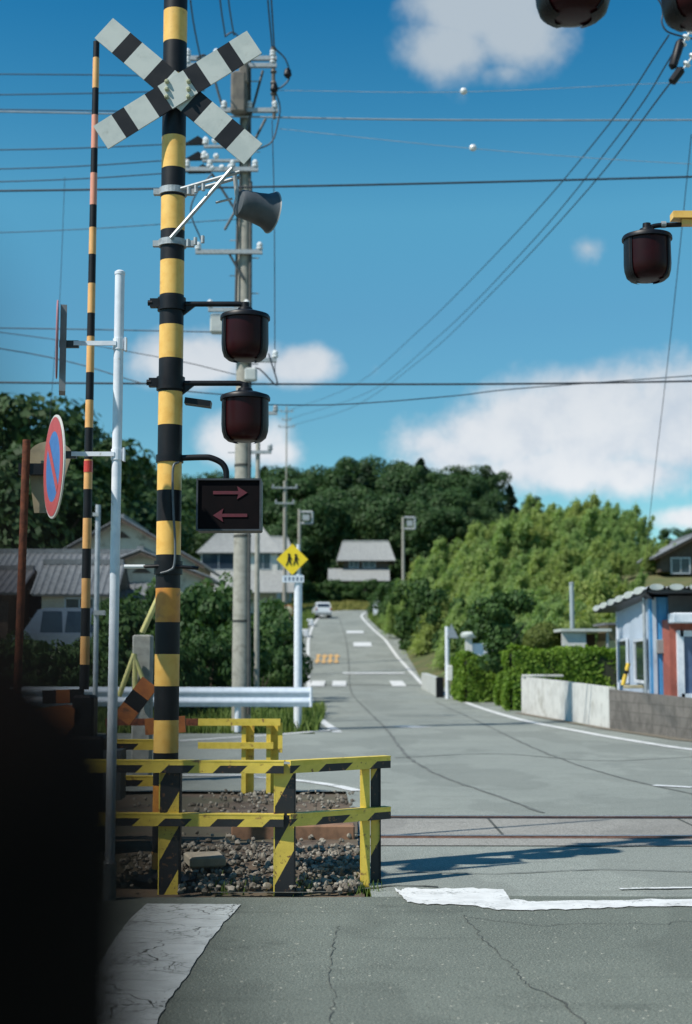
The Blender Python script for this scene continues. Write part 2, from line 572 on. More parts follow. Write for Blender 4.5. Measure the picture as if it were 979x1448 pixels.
# main road beyond: left and right edge as centre-line distances
LX = [(29.5, -0.17), (38, -0.75), (53, -1.30), (75, -1.96), (94, -2.5), (112, -2.9), (135, -2.9), (150, -2.3), (158, -0.8), (165, 2.5), (172, 9)]
RX = [(18, 8.6), (21, 6.8), (23.7, 5.72), (27.2, 5.15), (30, 4.85), (35.6, 4.38), (45, 4.22), (58, 4.30), (70, 4.1), (84, 3.80), (96, 3.35), (108, 2.95), (125, 2.2), (143, 1.65), (150, 1.7), (156, 2.4), (162, 5), (166, 10)]


def lin(tab, y):
    return float(np.interp(y, [t[0] for t in tab], [t[1] for t in tab]))


def road_ribbon():
    b = MB()
    ys = frange(29.0, 166, 1.5)
    rows = []
    for y in ys:
        l = lin(LX, y) - 0.45
        r = lin(RX, y) + (3.2 if y < 62 else max(0.6, 3.2 - max(0, y - 84) * 0.07))
        rows.append([(l + (r - l) * k / 4, y, P(y) + 0.0) for k in range(5)])
    vs = [p for r_ in rows for p in r_]
    fs = [(j * 5 + i, j * 5 + i + 1, (j + 1) * 5 + i + 1, (j + 1) * 5 + i) for j in range(len(rows) - 1) for i in range(4)]
    b.add(vs, fs)
    # stretch over the crossroads and up to the crossing
    b.add([(-40, 16.2, 0), (40, 16.2, 0), (40, 29.0, 0), (-40, 29.0, 0)], [(0, 1, 2, 3)])
    b.add([(0.16, NEAR_Y, -0.002), (16, NEAR_Y + 0.05, -0.002), (40, 16.2, 0), (0.0, 16.2, 0)], [(0, 1, 2, 3)])
    b.add([(lin(RX, 29) + 3.2, 29, 0), (14, 29.0, 0), (14, 40, 0), (lin(RX, 40) + 3.2, 40, 0)], [(0, 1, 2, 3)])
    return struct(b.build('main_road', M['asphalt']))


road_ribbon()
# the crossing deck between and beside the rails
RY1, RY2 = 12.0, 13.5
RSL = -0.012           # the track runs slightly askew
def ry(base, x):
    return base + RSL * x


def strip(name, x0, x1, y0, y1, z, m, step=None):
    b = MB()
    b.add([(x0, ry(y0, x0), z), (x1, ry(y0, x1), z), (x1, ry(y1, x1), z), (x0, ry(y1, x0), z)], [(0, 1, 2, 3)])
    return struct(b.build(name, m))


strip('crossing_deck', 0.05, 30, RY1 + 0.09, RY2 - 0.09, 0.006, M['asphalt_cross'])
strip('crossing_deck', 0.05, 30, RY1 - 0.55, RY1 - 0.09, 0.006, M['asphalt_cross'])


def ribbon(name, pts, w, m, dz=0.008, step=0.6, jag=0.0, zf=None):
    """a painted line or crack along ground points"""
    rnd = random.Random(len(pts) * 31 + int(abs(pts[0][0]) * 100))
    P2 = [Vector((p[0], p[1])) for p in pts]
    fine = []
    for a, b_ in zip(P2[:-1], P2[1:]):
        n = max(1, int((b_ - a).length / step))
        for k in range(n):
            fine.append(a + (b_ - a) * k / n)
    fine.append(P2[-1])
    ws = w if isinstance(w, (list, tuple)) else None
    vs = []
    for i, p in enumerate(fine):
        t = (fine[min(i + 1, len(fine) - 1)] - fine[max(0, i - 1)]).normalized()
        nrm = Vector((-t.y, t.x))
        ww = (ws[0] + (ws[1] - ws[0]) * i / (len(fine) - 1)) if ws else w
        q = p + nrm * rnd.uniform(-jag, jag)
        ww *= 1 + (rnd.uniform(-0.35, 0.35) if jag else 0)
        for sd in (1, -1):
            yy_ = q.y + sd * nrm.y * ww / 2
            vs.append((q.x + sd * nrm.x * ww / 2, yy_, P(yy_) + dz + (0.02 if yy_ > 60 else 0)))
    fs = [(2 * i, 2 * i + 1, 2 * i + 3, 2 * i + 2) for i in range(len(fine) - 1)]
    b = MB()
    b.add(vs, fs)
    return struct(b.build(name, m))


def curve(pts, n=12):
    """Catmull-Rom through 2D/3D points"""
    V = [Vector(p) for p in pts]
    V = [V[0] * 2 - V[1]] + V + [V[-1] * 2 - V[-2]]
    out = []
    for i in range(1, len(V) - 2):
        for k in range(n):
            t = k / n
            out.append(0.5 * ((2 * V[i]) + (V[i + 1] - V[i - 1]) * t + (2 * V[i - 1] - 5 * V[i] + 4 * V[i + 1] - V[i + 2]) * t * t + (3 * V[i] - V[i - 1] - 3 * V[i + 1] + V[i + 2]) * t ** 3))
    out.append(V[-2])
    return out


def gp(x, y):
    """ground point (flat near ground) seen at a place of the photograph"""
    v = (724 - y) / F
    c = -CAM_H / (math.sin(PITCH) + v * math.cos(PITCH))
    return ((x - 489.5) / F * c, c * (math.cos(PITCH) - v * math.sin(PITCH)))


ribbon('edge_line', curve([(x, y) for y, x in RX[1:]], 6), 0.21, M['paint'])
ribbon('edge_line', curve([(x, y) for y, x in LX[:9]], 6), 0.20, M['paint'])
ribbon('edge_line', [(-14, 23.5), gp(255, 1048), gp(380, 1040), gp(478, 1032)], 0.22, M['paint'])
ribbon('edge_line', curve([(-8, 17.9), gp(285, 1097), gp(350, 1099), gp(420, 1104), gp(470, 1111), gp(506, 1119)], 6), 0.16, M['paint'])
# markings of the far crosswalk and warnings up the hill
for x, y in ((450, 968), (480, 968), (562, 968)):
    yy = 75.0
    X = (x - 489.5) / F * yy
    ribbon('road_marking', [(X - 0.36, yy), (X + 0.36, yy)], 5.0, M['paint'], step=0.2)
def mark(cx, cy, w, l, m, skew=0):
    ribbon('road_marking', [(cx, cy - l / 2), (cx + skew, cy + l / 2)], w, m, dz=0.014)
# orange warning lettering, worn
for k, (dx, sg) in enumerate([(-0.62, 0), (-0.2, 1), (0.2, 2), (0.6, 3)]):
    cx, cy = (463 - 489.5) / F * 93 + dx, 93
    mark(cx, cy, 0.15, 6.4, M['paint_orange'])
    ribbon('road_marking', [(cx - 0.16, cy + (1.9 if sg % 2 else -1.5)), (cx + 0.2, cy + (1.9 if sg % 2 else -1.5))], 1.1, M['paint_orange'], dz=0.016, step=0.1)
    ribbon('road_marking', [(cx - 0.14, cy + (-2.2 if sg % 2 else 2.3)), (cx + 0.17, cy + (-2.2 if sg % 2 else 2.3))], 1.0, M['paint_orange'], dz=0.018, step=0.1)
for (X0, yy, w_, l_) in ((1.2, 104, 1.3, 3.4), (0.75, 118, 1.4, 3.4), (1.6, 83, 3.6, 0.9)):
    ribbon('road_marking', [(X0 - w_ / 2, yy), (X0 + w_ / 2, yy)], l_, M['paint_worn'], dz=0.014, step=0.2)
a_ = gp(562, 1027); b_ = gp(600, 1029)
ribbon('road_marking', [a_, b_], 0.55, M['paint'], step=0.1)
ribbon('road_marking', [gp(925, 1111), gp(979, 1114)], 0.16, M['paint_worn'], step=0.1)
# cast shadows painted across the road as dark strips
0 and ribbon('seam_and_shadow_line', curve([gp(570, 1020), gp(650, 1027), gp(740, 1024), gp(860, 1030)], 4), 0.16, M['crack'], dz=0.005, jag=0.08)
ribbon('seam_and_shadow_line', curve([(-2, 74.3), (0.6, 74.6), (4, 74.4)], 4), 0.35, M['crack'], dz=0.006)

# stop line this side, broken up along its near edge
def stop_line():
    b = MB()
    rnd = random.Random(3)
    top = [(558, 1256), (566, 1261), (574, 1256), (600, 1258), (660, 1257), (712, 1258), (722, 1273), (760, 1276), (830, 1274), (900, 1273), (1020, 1271), (1150, 1270)]
    bot = [(560, 1260), (570, 1270), (576, 1276), (610, 1280), (660, 1281), (705, 1287), (740, 1288), (780, 1287), (840, 1286), (900, 1283), (1020, 1282), (1150, 1281)]
    def dens(l):
        out = []
        for (x0, y0), (x1, y1) in zip(l[:-1], l[1:]):
            for k in range(6):
                t = k / 6
                out.append(gp(x0 + (x1 - x0) * t, y0 + (y1 - y0) * t + rnd.uniform(-1.1, 1.1)))
        out.append(gp(*l[-1]))
        return out
    A, B_ = dens(top), dens(bot)
    vs = [(p[0], p[1], 0.006) for p in A] + [(p[0], p[1], 0.006) for p in B_]
    n = len(A)
    b.add(vs, [(i, n + i, n + i + 1, i + 1) for i in range(n - 1)])
    struct(b.build('stop_line', M['paint']))
    ribbon('stop_line', [gp(876, 1258), gp(930, 1257), gp(1010, 1256), gp(1150, 1256)], 0.045, M['paint'], jag=0.006, step=0.05)


stop_line()


def near_stripe():
    b = MB()
    rnd = random.Random(5)
    rt = [(340, 1280), (322, 1300), (300, 1326), (285, 1350), (262, 1385), (240, 1415), (222, 1448), (195, 1500)]
    lf = [(208, 1279), (185, 1300), (165, 1326), (150, 1350), (130, 1385), (115, 1415), (100, 1448), (75, 1500)]
    vs, fs, n = [], [], 0
    rows = []
    for (a, b2), (c, d) in zip(list(zip(lf, rt))[:-1], list(zip(lf, rt))[1:]):
        for k in range(5):
            t = k / 5
            l = (a[0] + (c[0] - a[0]) * t, a[1] + (c[1] - a[1]) * t)
            r = (b2[0] + (d[0] - b2[0]) * t + rnd.uniform(-1.5, 2), b2[1] + (d[1] - b2[1]) * t)
            rows.append((gp(*l), gp(*r)))
    for l, r in rows:
        vs += [(l[0], l[1], 0.006), (r[0], r[1], 0.006)]
    fs = [(2 * i, 2 * i + 2, 2 * i + 3, 2 * i + 1) for i in range(len(rows) - 1)]
    b.add(vs, fs)
    struct(b.build('road_marking', M['paint_crack']))


near_stripe()
ribbon('road_crack', [gp(470, 1500), gp(468, 1440), gp(473, 1410), gp(466, 1385), gp(470, 1350), gp(478, 1310)], 0.004, M['crack'], dz=0.004, jag=0.012, step=0.05)
ribbon('road_crack', [gp(655, 1294), gp(672, 1312), gp(690, 1336), gp(720, 1362), gp(745, 1392)], 0.0045, M['crack'], dz=0.004, jag=0.015, step=0.05)
ribbon('road_crack', [gp(655, 1297), gp(700, 1303), gp(760, 1310), gp(850, 1305), gp(930, 1308), gp(1000, 1300)], 0.006, M['crack'], dz=0.004, jag=0.03, step=0.06)
ribbon('road_crack', [gp(300, 1262), gp(380, 1262), gp(470, 1262), gp(560, 1252), gp(620, 1254)], 0.03, M['crack'], dz=0.004, jag=0.02, step=0.08)
ribbon('road_crack', [gp(745, 1392), gp(800, 1420), gp(850, 1470)], 0.008, M['crack'], dz=0.004, jag=0.012, step=0.05)

# ------------------------------------------------------------------ railway
def rails():
    for nm, base, lab in (('near', RY1, 'rusty steel rail nearest the striped crossing fence, sunk in the road to the right'),
                          ('far', RY2, 'rusty steel rail running behind the first one, farther from the camera')):
        t = thing('railway_rail', lab, 'rail', (0, ry(base, 0), 0.0), 'rails of the single track')
        b = MB()
        prof = [(-0.065, -0.15), (0.065, -0.15), (0.065, -0.135), (0.012, -0.12), (0.012, -0.035), (0.034, -0.02), (0.034, 0.008), (-0.034, 0.008), (-0.034, -0.02), (-0.012, -0.035), (-0.012, -0.12), (-0.065, -0.135)]
        dz = 0.012
        x0, x1 = -30, 30
        vs = [(x0, ry(base, x0) + p[0], p[1] + dz) for p in prof] + [(x1, ry(base, x1) + p[0], p[1] + dz) for p in prof]
        n = len(prof)
        b.add(vs, [tuple(range(n)), tuple(range(2 * n - 1, n - 1, -1))])
        for i in range(n):
            j = (i + 1) % n
            b.add([], [], 0)
            b.f.append((i, n + i, n + j, j))
            b.m.append(1 if i == 6 else 0)
        b.build('rail', [M['rail_steel'], M['rail_top']], t)
        sgn = 1 if base == RY1 else -1
        g = MB()
        g.add([(0.05, ry(base, 0) + sgn * 0.036, 0.0095), (30, ry(base, 30) + sgn * 0.036, 0.0095), (30, ry(base, 30) + sgn * 0.112, 0.0095), (0.05, ry(base, 0) + sgn * 0.112, 0.0095)], [(0, 1, 2, 3)])
        g.build('flangeway', M['black'], t)
        g = MB()
        g.box((15, ry(base, 15) - sgn * 0.064, 0.002), (29.9, 0.05, 0.018), rz=math.atan(RSL))
        g.build('guard_strip', M['rail_steel'], t)


rails()


def ballast():
    """loose stones of the track bed, uncountable"""
    rnd = np.random.RandomState(4)
    ico = []
    t = (1 + 5 ** 0.5) / 2
    iv = np.array([(-1, t, 0), (1, t, 0), (-1, -t, 0), (1, -t, 0), (0, -1, t), (0, 1, t), (0, -1, -t), (0, 1, -t), (t, 0, -1), (t, 0, 1), (-t, 0, -1), (-t, 0, 1)]) / 1.9
    fi = [(0, 11, 5), (0, 5, 1), (0, 1, 7), (0, 7, 10), (0, 10, 11), (1, 5, 9), (5, 11, 4), (11, 10, 2), (10, 7, 6), (7, 1, 8), (3, 9, 4), (3, 4, 2), (3, 2, 6), (3, 6, 8), (3, 8, 9), (4, 9, 5), (2, 4, 11), (6, 2, 10), (8, 6, 7), (9, 8, 1)]
    V, Fc = [], []
    for k in range(9500):
        x = rnd.uniform(-5.5, 0.10) if k % 3 else rnd.uniform(-1.6, 0.10)
        y = rnd.uniform(NEAR_Y + 0.15, 15.9)
        if abs(y - RY1) < 0.08 or abs(y - RY2) < 0.08:
            continue
        if (y > 10.9 and rnd.uniform() < 0.85) or (x < -1.35 + 0.25 * math.sin(y * 9) and rnd.uniform() < 0.85):
            continue
        r = rnd.uniform(0.010, 0.026)
        h = 0.02 + 0.05 * math.exp(-((y - 11.0) / 1.1) ** 2) + rnd.uniform(-0.02, 0.02)
        if RY1 < y < RY2: h -= 0.06
        pts = iv * (r * (1 + rnd.uniform(-0.35, 0.35, (12, 1)))) * rnd.uniform(0.7, 1.2, 3)
        o = len(V)
        V += [(p[0] + x, p[1] + y, p[2] + h) for p in pts]
        Fc += [(a + o, b + o, c + o) for a, b, c in fi]
    b = MB()
    b.v, b.f, b.m = V, Fc, [0] * len(Fc)
    m = bpy.data.materials.new('ballast_stone')
    m.use_nodes = True
    T = NT(m.node_tree)
    g = T.n('ShaderNodeNewGeometry').outputs['Random Per Island']
    c = T.mix(g, (0.075, 0.06, 0.045), (0.30, 0.27, 0.22))
    bs = T.n('ShaderNodeBsdfPrincipled', None, Base_Color=c, Roughness=0.9)
    T.n('ShaderNodeOutputMaterial', None, Surface=bs)
    stuff(b.build('ballast', m), 'loose grey ballast stones between the striped fence and the track', 'gravel')
    s = MB()
    s.add([(-30, NEAR_Y + 0.0, -0.03), (0.12, NEAR_Y + 0.02, -0.03), (0.12, 16.2, -0.03), (-30, 16.2, -0.03), (-30, 10.9, 0.06), (0.09, 10.9, 0.06)],
          [(0, 1, 5, 4), (4, 5, 2, 3)])
    struct(s.build('track_bed', M['soil']))


ballast()
for k_ in range(9):
    X_ = 1.3 + 1.75 * k_
    b = MB()
    b.add([(X_, ry(RY1 + 0.12, X_), 0.0085), (X_ + 0.025, ry(RY1 + 0.12, X_), 0.0085), (X_ + 0.025, ry(RY2 - 0.12, X_), 0.0085), (X_, ry(RY2 - 0.12, X_), 0.0085)], [(0, 1, 2, 3)])
    struct(b.build('panel_joint', M['crack']))
M['seam_and_shadow'] = mat('sealed_seam_and_wire_shadow', (0.095, 0.102, 0.093), (0.15, 0.16, 0.147), 0.85, 5)  # tone shared by road seams and painted wire shadows
ribbon('seam_and_shadow_line', curve([gp(1000, 1128), gp(860, 1095), gp(760, 1060), gp(680, 1022), gp(615, 992)], 6), 0.045, M['seam_and_shadow'], dz=0.005, jag=0.015, step=0.25)  # wire shadow painted on the asphalt as a curving dark line
ribbon('seam_and_shadow_line', curve([(1.9, 13.9), gp(590, 1080), gp(545, 1030), gp(505, 990), (0.2, 70), (0.1, 100), (-0.6, 140)], 6), 0.05, M['seam_and_shadow'], dz=0.005, jag=0.02, step=0.3)  # thin dark arc up the road, a painted wire shadow
ribbon('seam_and_shadow_line', curve([gp(560, 1072), gp(700, 1066), gp(850, 1076), gp(990, 1070)], 6), 0.05, M['seam_and_shadow'], dz=0.005, jag=0.03, step=0.2)
ribbon('seam_and_shadow_line', curve([gp(560, 1232), gp(700, 1236), gp(850, 1230), gp(1000, 1234)], 6), 0.02, M['seam_and_shadow'], dz=0.005, jag=0.01, step=0.15)
# sleepers
def sleepers():
    proto = None
    for i in range(9):
        x = -0.45 - i * 0.62
        if proto is None:
            b = MB()
            b.bbox((0, 0, 0), (0.22, 2.5, 0.12), 0.012)
            proto = b.build('sleeper', mat('sleeper_wood', (0.14, 0.09, 0.06), (0.09, 0.06, 0.04), 0.9, 12))
            o = proto
        else:
            o = proto.copy()
            COL.objects.link(o)
        o.location = (x, (RY1 + RY2) / 2, -0.065)
        tag(o, 'brown timber sleeper under the rails left of the road', 'sleeper', 'sleepers of the track')


sleepers()
# brown crossing-end beam and a pale slab in the stones
b = MB()
b.bbox((-0.42, 11.55, 0.085), (0.98, 0.20, 0.15), 0.012)
tag(b.build('edge_beam', mat('edge_beam_brown', (0.24, 0.13, 0.075), (0.15, 0.085, 0.05), 0.85, 9), base=(-0.42, 11.55, 0)), 'low rust brown beam along the deck end behind the gravel', 'beam')
b = MB()
b.bbox((-0.97, 9.95, 0.10), (0.25, 0.30, 0.07), 0.012, rz=0.25)
tag(b.build('concrete_slab', mat('pale_slab', (0.40, 0.34, 0.25), (0.3, 0.26, 0.2), 0.85, 9), base=(-0.97, 9.95, 0.05)), 'small tan slab lying in the gravel behind the fence', 'slab')


# ------------------------------------------------------------------ crossing signal
def zat(y, Y):
    return px(489.5, y, Y).z


SD = 9.6
SX = px(236.5, 935, SD).x
sig = thing('crossing_signal', 'yellow and black banded crossing post with crossbuck, two lamps and arrow box', 'crossing signal', (SX, SD, 0))
bounds = [17, 62, 108, 150, 195, 240, 280, 327, 370, 418, 461, 508, 555, 602, 645, 694, 738, 785, 832, 880, 925, 970, 1018, 1064, 1110, 1157, 1204]
zs = [zat(-75, SD), zat(-30, SD)] + [zat(y, SD) for y in bounds] + [0.0]
b = MB()
seg = 28
for i in range(len(zs) - 1):
    m_i = 0 if i % 2 == 0 else 1       # alternate, checked against the photograph below
    yc = i
    vs = []
    for z in (zs[i], zs[i + 1]):
        for k in range(seg):
            w = 2 * math.pi * k / seg
            rr = 0.0835
            vs.append((SX + rr * math.cos(w), SD + rr * math.sin(w), z))
    fs = [(k, seg + k, seg + (k + 1) % seg, (k + 1) % seg) for k in range(seg)]
    b.add(vs, fs, (3 if i in (20, 26, 28) else 2 if i in (18, 22, 24) else 0) if i % 2 == 0 else 1)
b.add([(SX, SD, zs[0] + 0.01)] + [(SX + 0.0835 * math.cos(2 * math.pi * k / seg), SD + 0.0835 * math.sin(2 * math.pi * k / seg), zs[0]) for k in range(seg)], [(0, 1 + k, 1 + (k + 1) % seg) for k in range(seg)], 1)
b.build('pole', [M['yellow'], M['black'], M['yellow'], mat('pole_orange', (0.62, 0.27, 0.04), (0.5, 0.2, 0.035), 0.5, 10, grime=(0.3, 0.14, 0.05), gs=9, glo=0.58, ghi=0.75)], sig, smooth=True)
b = MB()
b.lathe((SX, SD, 0), [(0.21, -0.02), (0.21, 0.03), (0.11, 0.05), (0.10, 0.09)], 24)
b.build('base_flange', M['iron'], sig, smooth=True)

# crossbuck
def board(c, ang, L, W, y, mats_, n):
    """striped board centred on c, turned by ang in the XZ plane"""
    u = Vector((math.cos(ang), 0, math.sin(ang)))
    v = Vector((-math.sin(ang), 0, math.cos(ang)))
    cuts = [-1, -0.765, -0.605, -0.335, -0.165, 0.165, 0.335, 0.605, 0.765, 1]
    b = MB()
    for i in range(9):
        a, e = cuts[i] * L / 2, cuts[i + 1] * L / 2
        mi = 0 if i % 2 == 0 else 1
        p = [c + u * a - v * W / 2, c + u * e - v * W / 2, c + u * e + v * W / 2, c + u * a + v * W / 2]
        p = [Vector((q.x, y, q.z)) for q in p]
        b.prism(p, (0, -0.014, 0), mi)
    return b


cc = px(252, 128, SD - 0.12)
cb = MB().build('crossbuck', M['white_board'], sig)
s1 = (px(356, 63, SD - 0.12) - px(139, 198, SD - 0.12))
s2 = (px(352, 221, SD - 0.12) - px(141, 43, SD - 0.12))
bd = board(cc, math.atan2(s1.z, s1.x), s1.length, 0.192, SD - 0.125, None, 0)
bd.build('board', [M['white_board'], M['black']], cb)
bd = board(cc, math.atan2(s2.z, s2.x), s2.length, 0.192, SD - 0.105, None, 0)
bd.build('board', [M['white_board'], M['black']], cb)
bolt_m = mat('bolt_metal', (0.45, 0.46, 0.30), (0.3, 0.3, 0.2), 0.5, 10)
for dx in (-0.075, 0.075):
    for dz in (-0.055, 0.0, 0.055):
        b = MB()
        b.lathe(Vector((cc.x + dx, SD - 0.139, cc.z + dz)), [(0.016, 0), (0.016, 0.012), (0.008, 0.026)], 8, axis=(0, -1, 0))
        b.build('bolt', bolt_m, cb)
b = MB()
b.box((cc.x, SD - 0.09, cc.z), (0.26, 0.012, 0.06))
b.build('back_plate', M['galv'], cb)


def lamp_profile(k=1.0):
    cap = [(0.02 * k, 0.03 * k), (0.10 * k, 0.022 * k), (0.165 * k, 0.0), (0.172 * k, -0.012 * k), (0.172 * k, -0.03 * k), (0.158 * k, -0.032 * k)]
    body = [(0.154 * k, -0.033 * k), (0.154 * k, -0.20 * k), (0.150 * k, -0.245 * k), (0.137 * k, -0.283 * k), (0.113 * k, -0.305 * k), (0.075 * k, -0.314 * k), (0.02 * k, -0.317 * k)]
    return cap, body


def signal_lamp(parent, c, k=1.0, visor=True, name='lamp'):
    """lantern seen from all sides: dark cap, red body, dark ribs"""
    cap, body = lamp_profile(k)
    b = MB()
    b.lathe(c, cap, 36)
    cp = b.build(name, M['iron'], parent, smooth=True)
    b = MB()
    b.lathe(c, body, 36)
    b.build('lens', M['lens'], cp, smooth=True)
    b = MB()
    for a in (-150, -38, 30, 142):
        w = R(a)
        pts = []
        for r, h in body[:5]:
            pts.append(Vector(c) + Vector((math.cos(w) * (r + 0.004), math.sin(w) * (r + 0.004), h)))
        b.tube(pts, 0.008 * k, 6)
    # side hoods, dark shells over the flanks
    for a0, a1 in ((-38, 62), (118, 218)):
        n = 10
        vs, fs = [], []
        prof = [(0.160, -0.028), (0.162, -0.2), (0.158, -0.247), (0.145, -0.289), (0.118, -0.312), (0.08, -0.322)]
        for r, h in prof:
            for i in range(n + 1):
                w = R(a0 + (a1 - a0) * i / n)
                vs.append(Vector(c) + Vector((r * k * math.cos(w), r * k * math.sin(w), h * k)))
        for j in range(len(prof) - 1):
            for i in range(n):
                fs.append((j * (n + 1) + i, j * (n + 1) + i + 1, (j + 1) * (n + 1) + i + 1, (j + 1) * (n + 1) + i))
        b.add(vs, fs)
    b.build('hood', M['iron'], cp, smooth=True)
    b = MB()
    b.lathe(Vector(c) + Vector((0, 0, 0.02 * k)), [(0.055 * k, 0), (0.05 * k, 0.03 * k), (0.03 * k, 0.04 * k), (0.028 * k, 0.07 * k)], 16)
    b.build('socket', M['iron'], cp, smooth=True)
    return cp


for i, (ya, yt) in enumerate(((430, 446), (542, 560))):
    c = px(347, yt, SD)
    za = zat(ya, SD)
    arm = MB()
    arm.tube([(SX + 0.05, SD, za), (c.x - 0.04, SD, za), (c.x, SD, za - 0.01), (c.x, SD, c.z + 0.05)], 0.019, 12)
    arm.prism([(SX + 0.07, SD - 0.01, za - 0.01), (SX + 0.17, SD - 0.01, za - 0.01), (SX + 0.07, SD - 0.01, za - 0.09)], (0, 0.02, 0))
    ar = arm.build('arm', M['iron'], sig, smooth=True)
    cl = MB()
    cl.lathe((SX, SD, za - 0.05), [(0.098, 0), (0.098, 0.09)], 24)
    cl.box((SX - 0.11, SD - 0.02, za), (0.07, 0.05, 0.06))
    cl.lathe(Vector((SX - 0.13, SD - 0.03, za + 0.0)), [(0.02, 0), (0.02, 0.03)], 8, axis=(-1, 0, 0))
    cl.build('clamp', M['iron'], ar, smooth=True)
    signal_lamp(sig, c)

# curved arm and arrow box
za = zat(648, SD)
c0 = px(320, 678, SD)
b = MB()
path = curve([(SX + 0.07, SD - 0.01, za), (SX + 0.22, SD - 0.01, za + 0.005), (c0.x - 0.10, SD - 0.01, za), (c0.x - 0.03, SD - 0.01, za - 0.035), (c0.x, SD - 0.01, za - 0.09), (c0.x, SD - 0.01, c0.z - 0.03)], 8)
b.tube(path, 0.021, 12)
a_ = b.build('arm', M['iron'], sig, smooth=True)
b = MB()
b.lathe((SX, SD, za - 0.03), [(0.094, 0), (0.094, 0.05)], 24)
b.build('clamp', M['iron'], a_, smooth=True)
bx0, bx1, by0, by1 = px(278, 714, SD - 0.1).x, px(370, 714, SD - 0.1).x, zat(751, SD - 0.1), zat(677, SD - 0.1)
cx, cz = (bx0 + bx1) / 2, (by0 + by1) / 2
b = MB()
b.bbox((cx, SD - 0.02, cz), (bx1 - bx0, 0.17, by1 - by0), 0.008)
dbx = b.build('direction_indicator', M['iron'], sig)
b = MB()
w_, h_ = bx1 - bx0, by1 - by0
for dx, dz, ww, hh in ((0, h_ / 2 - 0.006, w_, 0.012), (0, -h_ / 2 + 0.006, w_, 0.012), (-w_ / 2 + 0.006, 0, 0.012, h_ - 0.024), (w_ / 2 - 0.006, 0, 0.012, h_ - 0.024)):
    b.box((cx + dx, SD - 0.115, cz + dz), (ww, 0.02, hh))
b.build('frame', mat('box_frame_grey', (0.05, 0.055, 0.065), (0.03, 0.035, 0.04), 0.5, 8), dbx)
b = MB()
b.box((cx, SD - 0.1085, cz), (w_ - 0.03, 0.003, h_ - 0.03))
b.build('display', mat('display_black', (0.004, 0.003, 0.004), (0.006, 0.004, 0.005), 0.8, 8, spec=0.1), dbx)
am = mat('arrow_dull_red', (0.11, 0.012, 0.022), (0.08, 0.009, 0.017), 0.5, 30)
for sgn, ay in ((1, 697), (-1, 729)):
    z = zat(ay, SD - 0.1)
    y = SD - 0.1115
    xm = px(326, 700, SD - 0.1).x
    b = MB()
    def q(dx, dz): return (xm + sgn * dx, y, z + dz)
    poly = [q(-0.115, 0.011), q(0.055, 0.011), q(0.045, 0.045), q(0.115, 0), q(0.045, -0.045), q(0.055, -0.011), q(-0.115, -0.011)]
    if sgn < 0:
        poly = poly[::-1]
    b.prism(poly, (0, -0.004, 0))
    b.build('arrow', am, dbx)
# cable down the post, loop, junction
b = MB()
b.tube(curve([(SX + 0.07, SD - 0.06, zat(655, SD)), (SX + 0.035, SD - 0.095, zat(665, SD)), (SX + 0.04, SD - 0.095, zat(720, SD)), (SX + 0.055, SD - 0.09, zat(770, SD)), (SX + 0.05, SD - 0.09, zat(800, SD)), (SX + 0.02, SD - 0.10, zat(808, SD)), (SX - 0.04, SD - 0.10, zat(812, SD))], 6), 0.008, 8)
b.build('cable', mat('conduit_grey', (0.10, 0.12, 0.14), (0.07, 0.085, 0.1), 0.5, 9), sig, smooth=True)
# side lamp bracket (dark) left of post with pale bar, and the stub on the other side
b = MB()
zz = zat(802, SD)
b.tube([(SX - 0.17, SD - 0.05, zz), (SX + 0.0, SD - 0.08, zz + 0.005), (SX + 0.21, SD - 0.05, zz - 0.01)], 0.012, 8)
b.lathe((SX, SD, zz - 0.05), [(0.097, 0), (0.097, 0.09)], 24)
br = b.build('bracket', M['iron'], sig, smooth=True)
b = MB()
b.tube([(SX - 0.29, SD - 0.05, zz), (SX - 0.15, SD - 0.05, zz)], 0.014, 8)
b.build('tube_end', M['porcelain'], br, smooth=True)
b = MB()
zz = zat(568, SD)
b.box((SX + 0.185, SD + 0.05, zz), (0.18, 0.10, 0.04), rot=Matrix.Rotation(R(8), 3, 'Y'))
b.build('side_box', M['iron'], sig)
# lattice bracket up to the loudspeaker
z1, z2 = zat(272, SD), zat(345, SD)
e = px(326, 248, SD)
b = MB()
ang0 = Vector((SX + 0.06, SD - 0.07, z1)); ang1 = Vector((e.x + 0.07, SD - 0.07, e.z))
b.tube([ang0, ang1], 0.013, 6)
b.tube([ang0 + Vector((0, 0.1, 0)), ang1 + Vector((0, 0.1, 0))], 0.013, 6)
b.tube([(SX + 0.0, SD - 0.10, z2 + 0.01), (e.x + 0.02, SD - 0.09, e.z + 0.02)], 0.014, 6)
b.tube([(SX + 0.3, SD - 0.05, zat(290, SD)), (e.x + 0.02, SD - 0.05, zat(284, SD))], 0.008, 6)
brk = b.build('speaker_bracket', M['galv'], sig)
for zc in (z1, z2):
    b = MB()
    b.lathe((SX, SD, zc - 0.022), [(0.097, 0), (0.097, 0.045)], 24)
    b.box((SX - 0.11, SD, zc), (0.05, 0.04, 0.04))
    b.box((SX + 0.12, SD, zc), (0.06, 0.04, 0.04))
    for q_ in range(3):
        b.lathe((SX + 0.12 + q_ * 0.05, SD - 0.11, zc - 0.05 + 0.012 * q_), [(0.013, 0), (0.013, 0.05)], 8)
    b.build('clamp', M['galv'], brk)
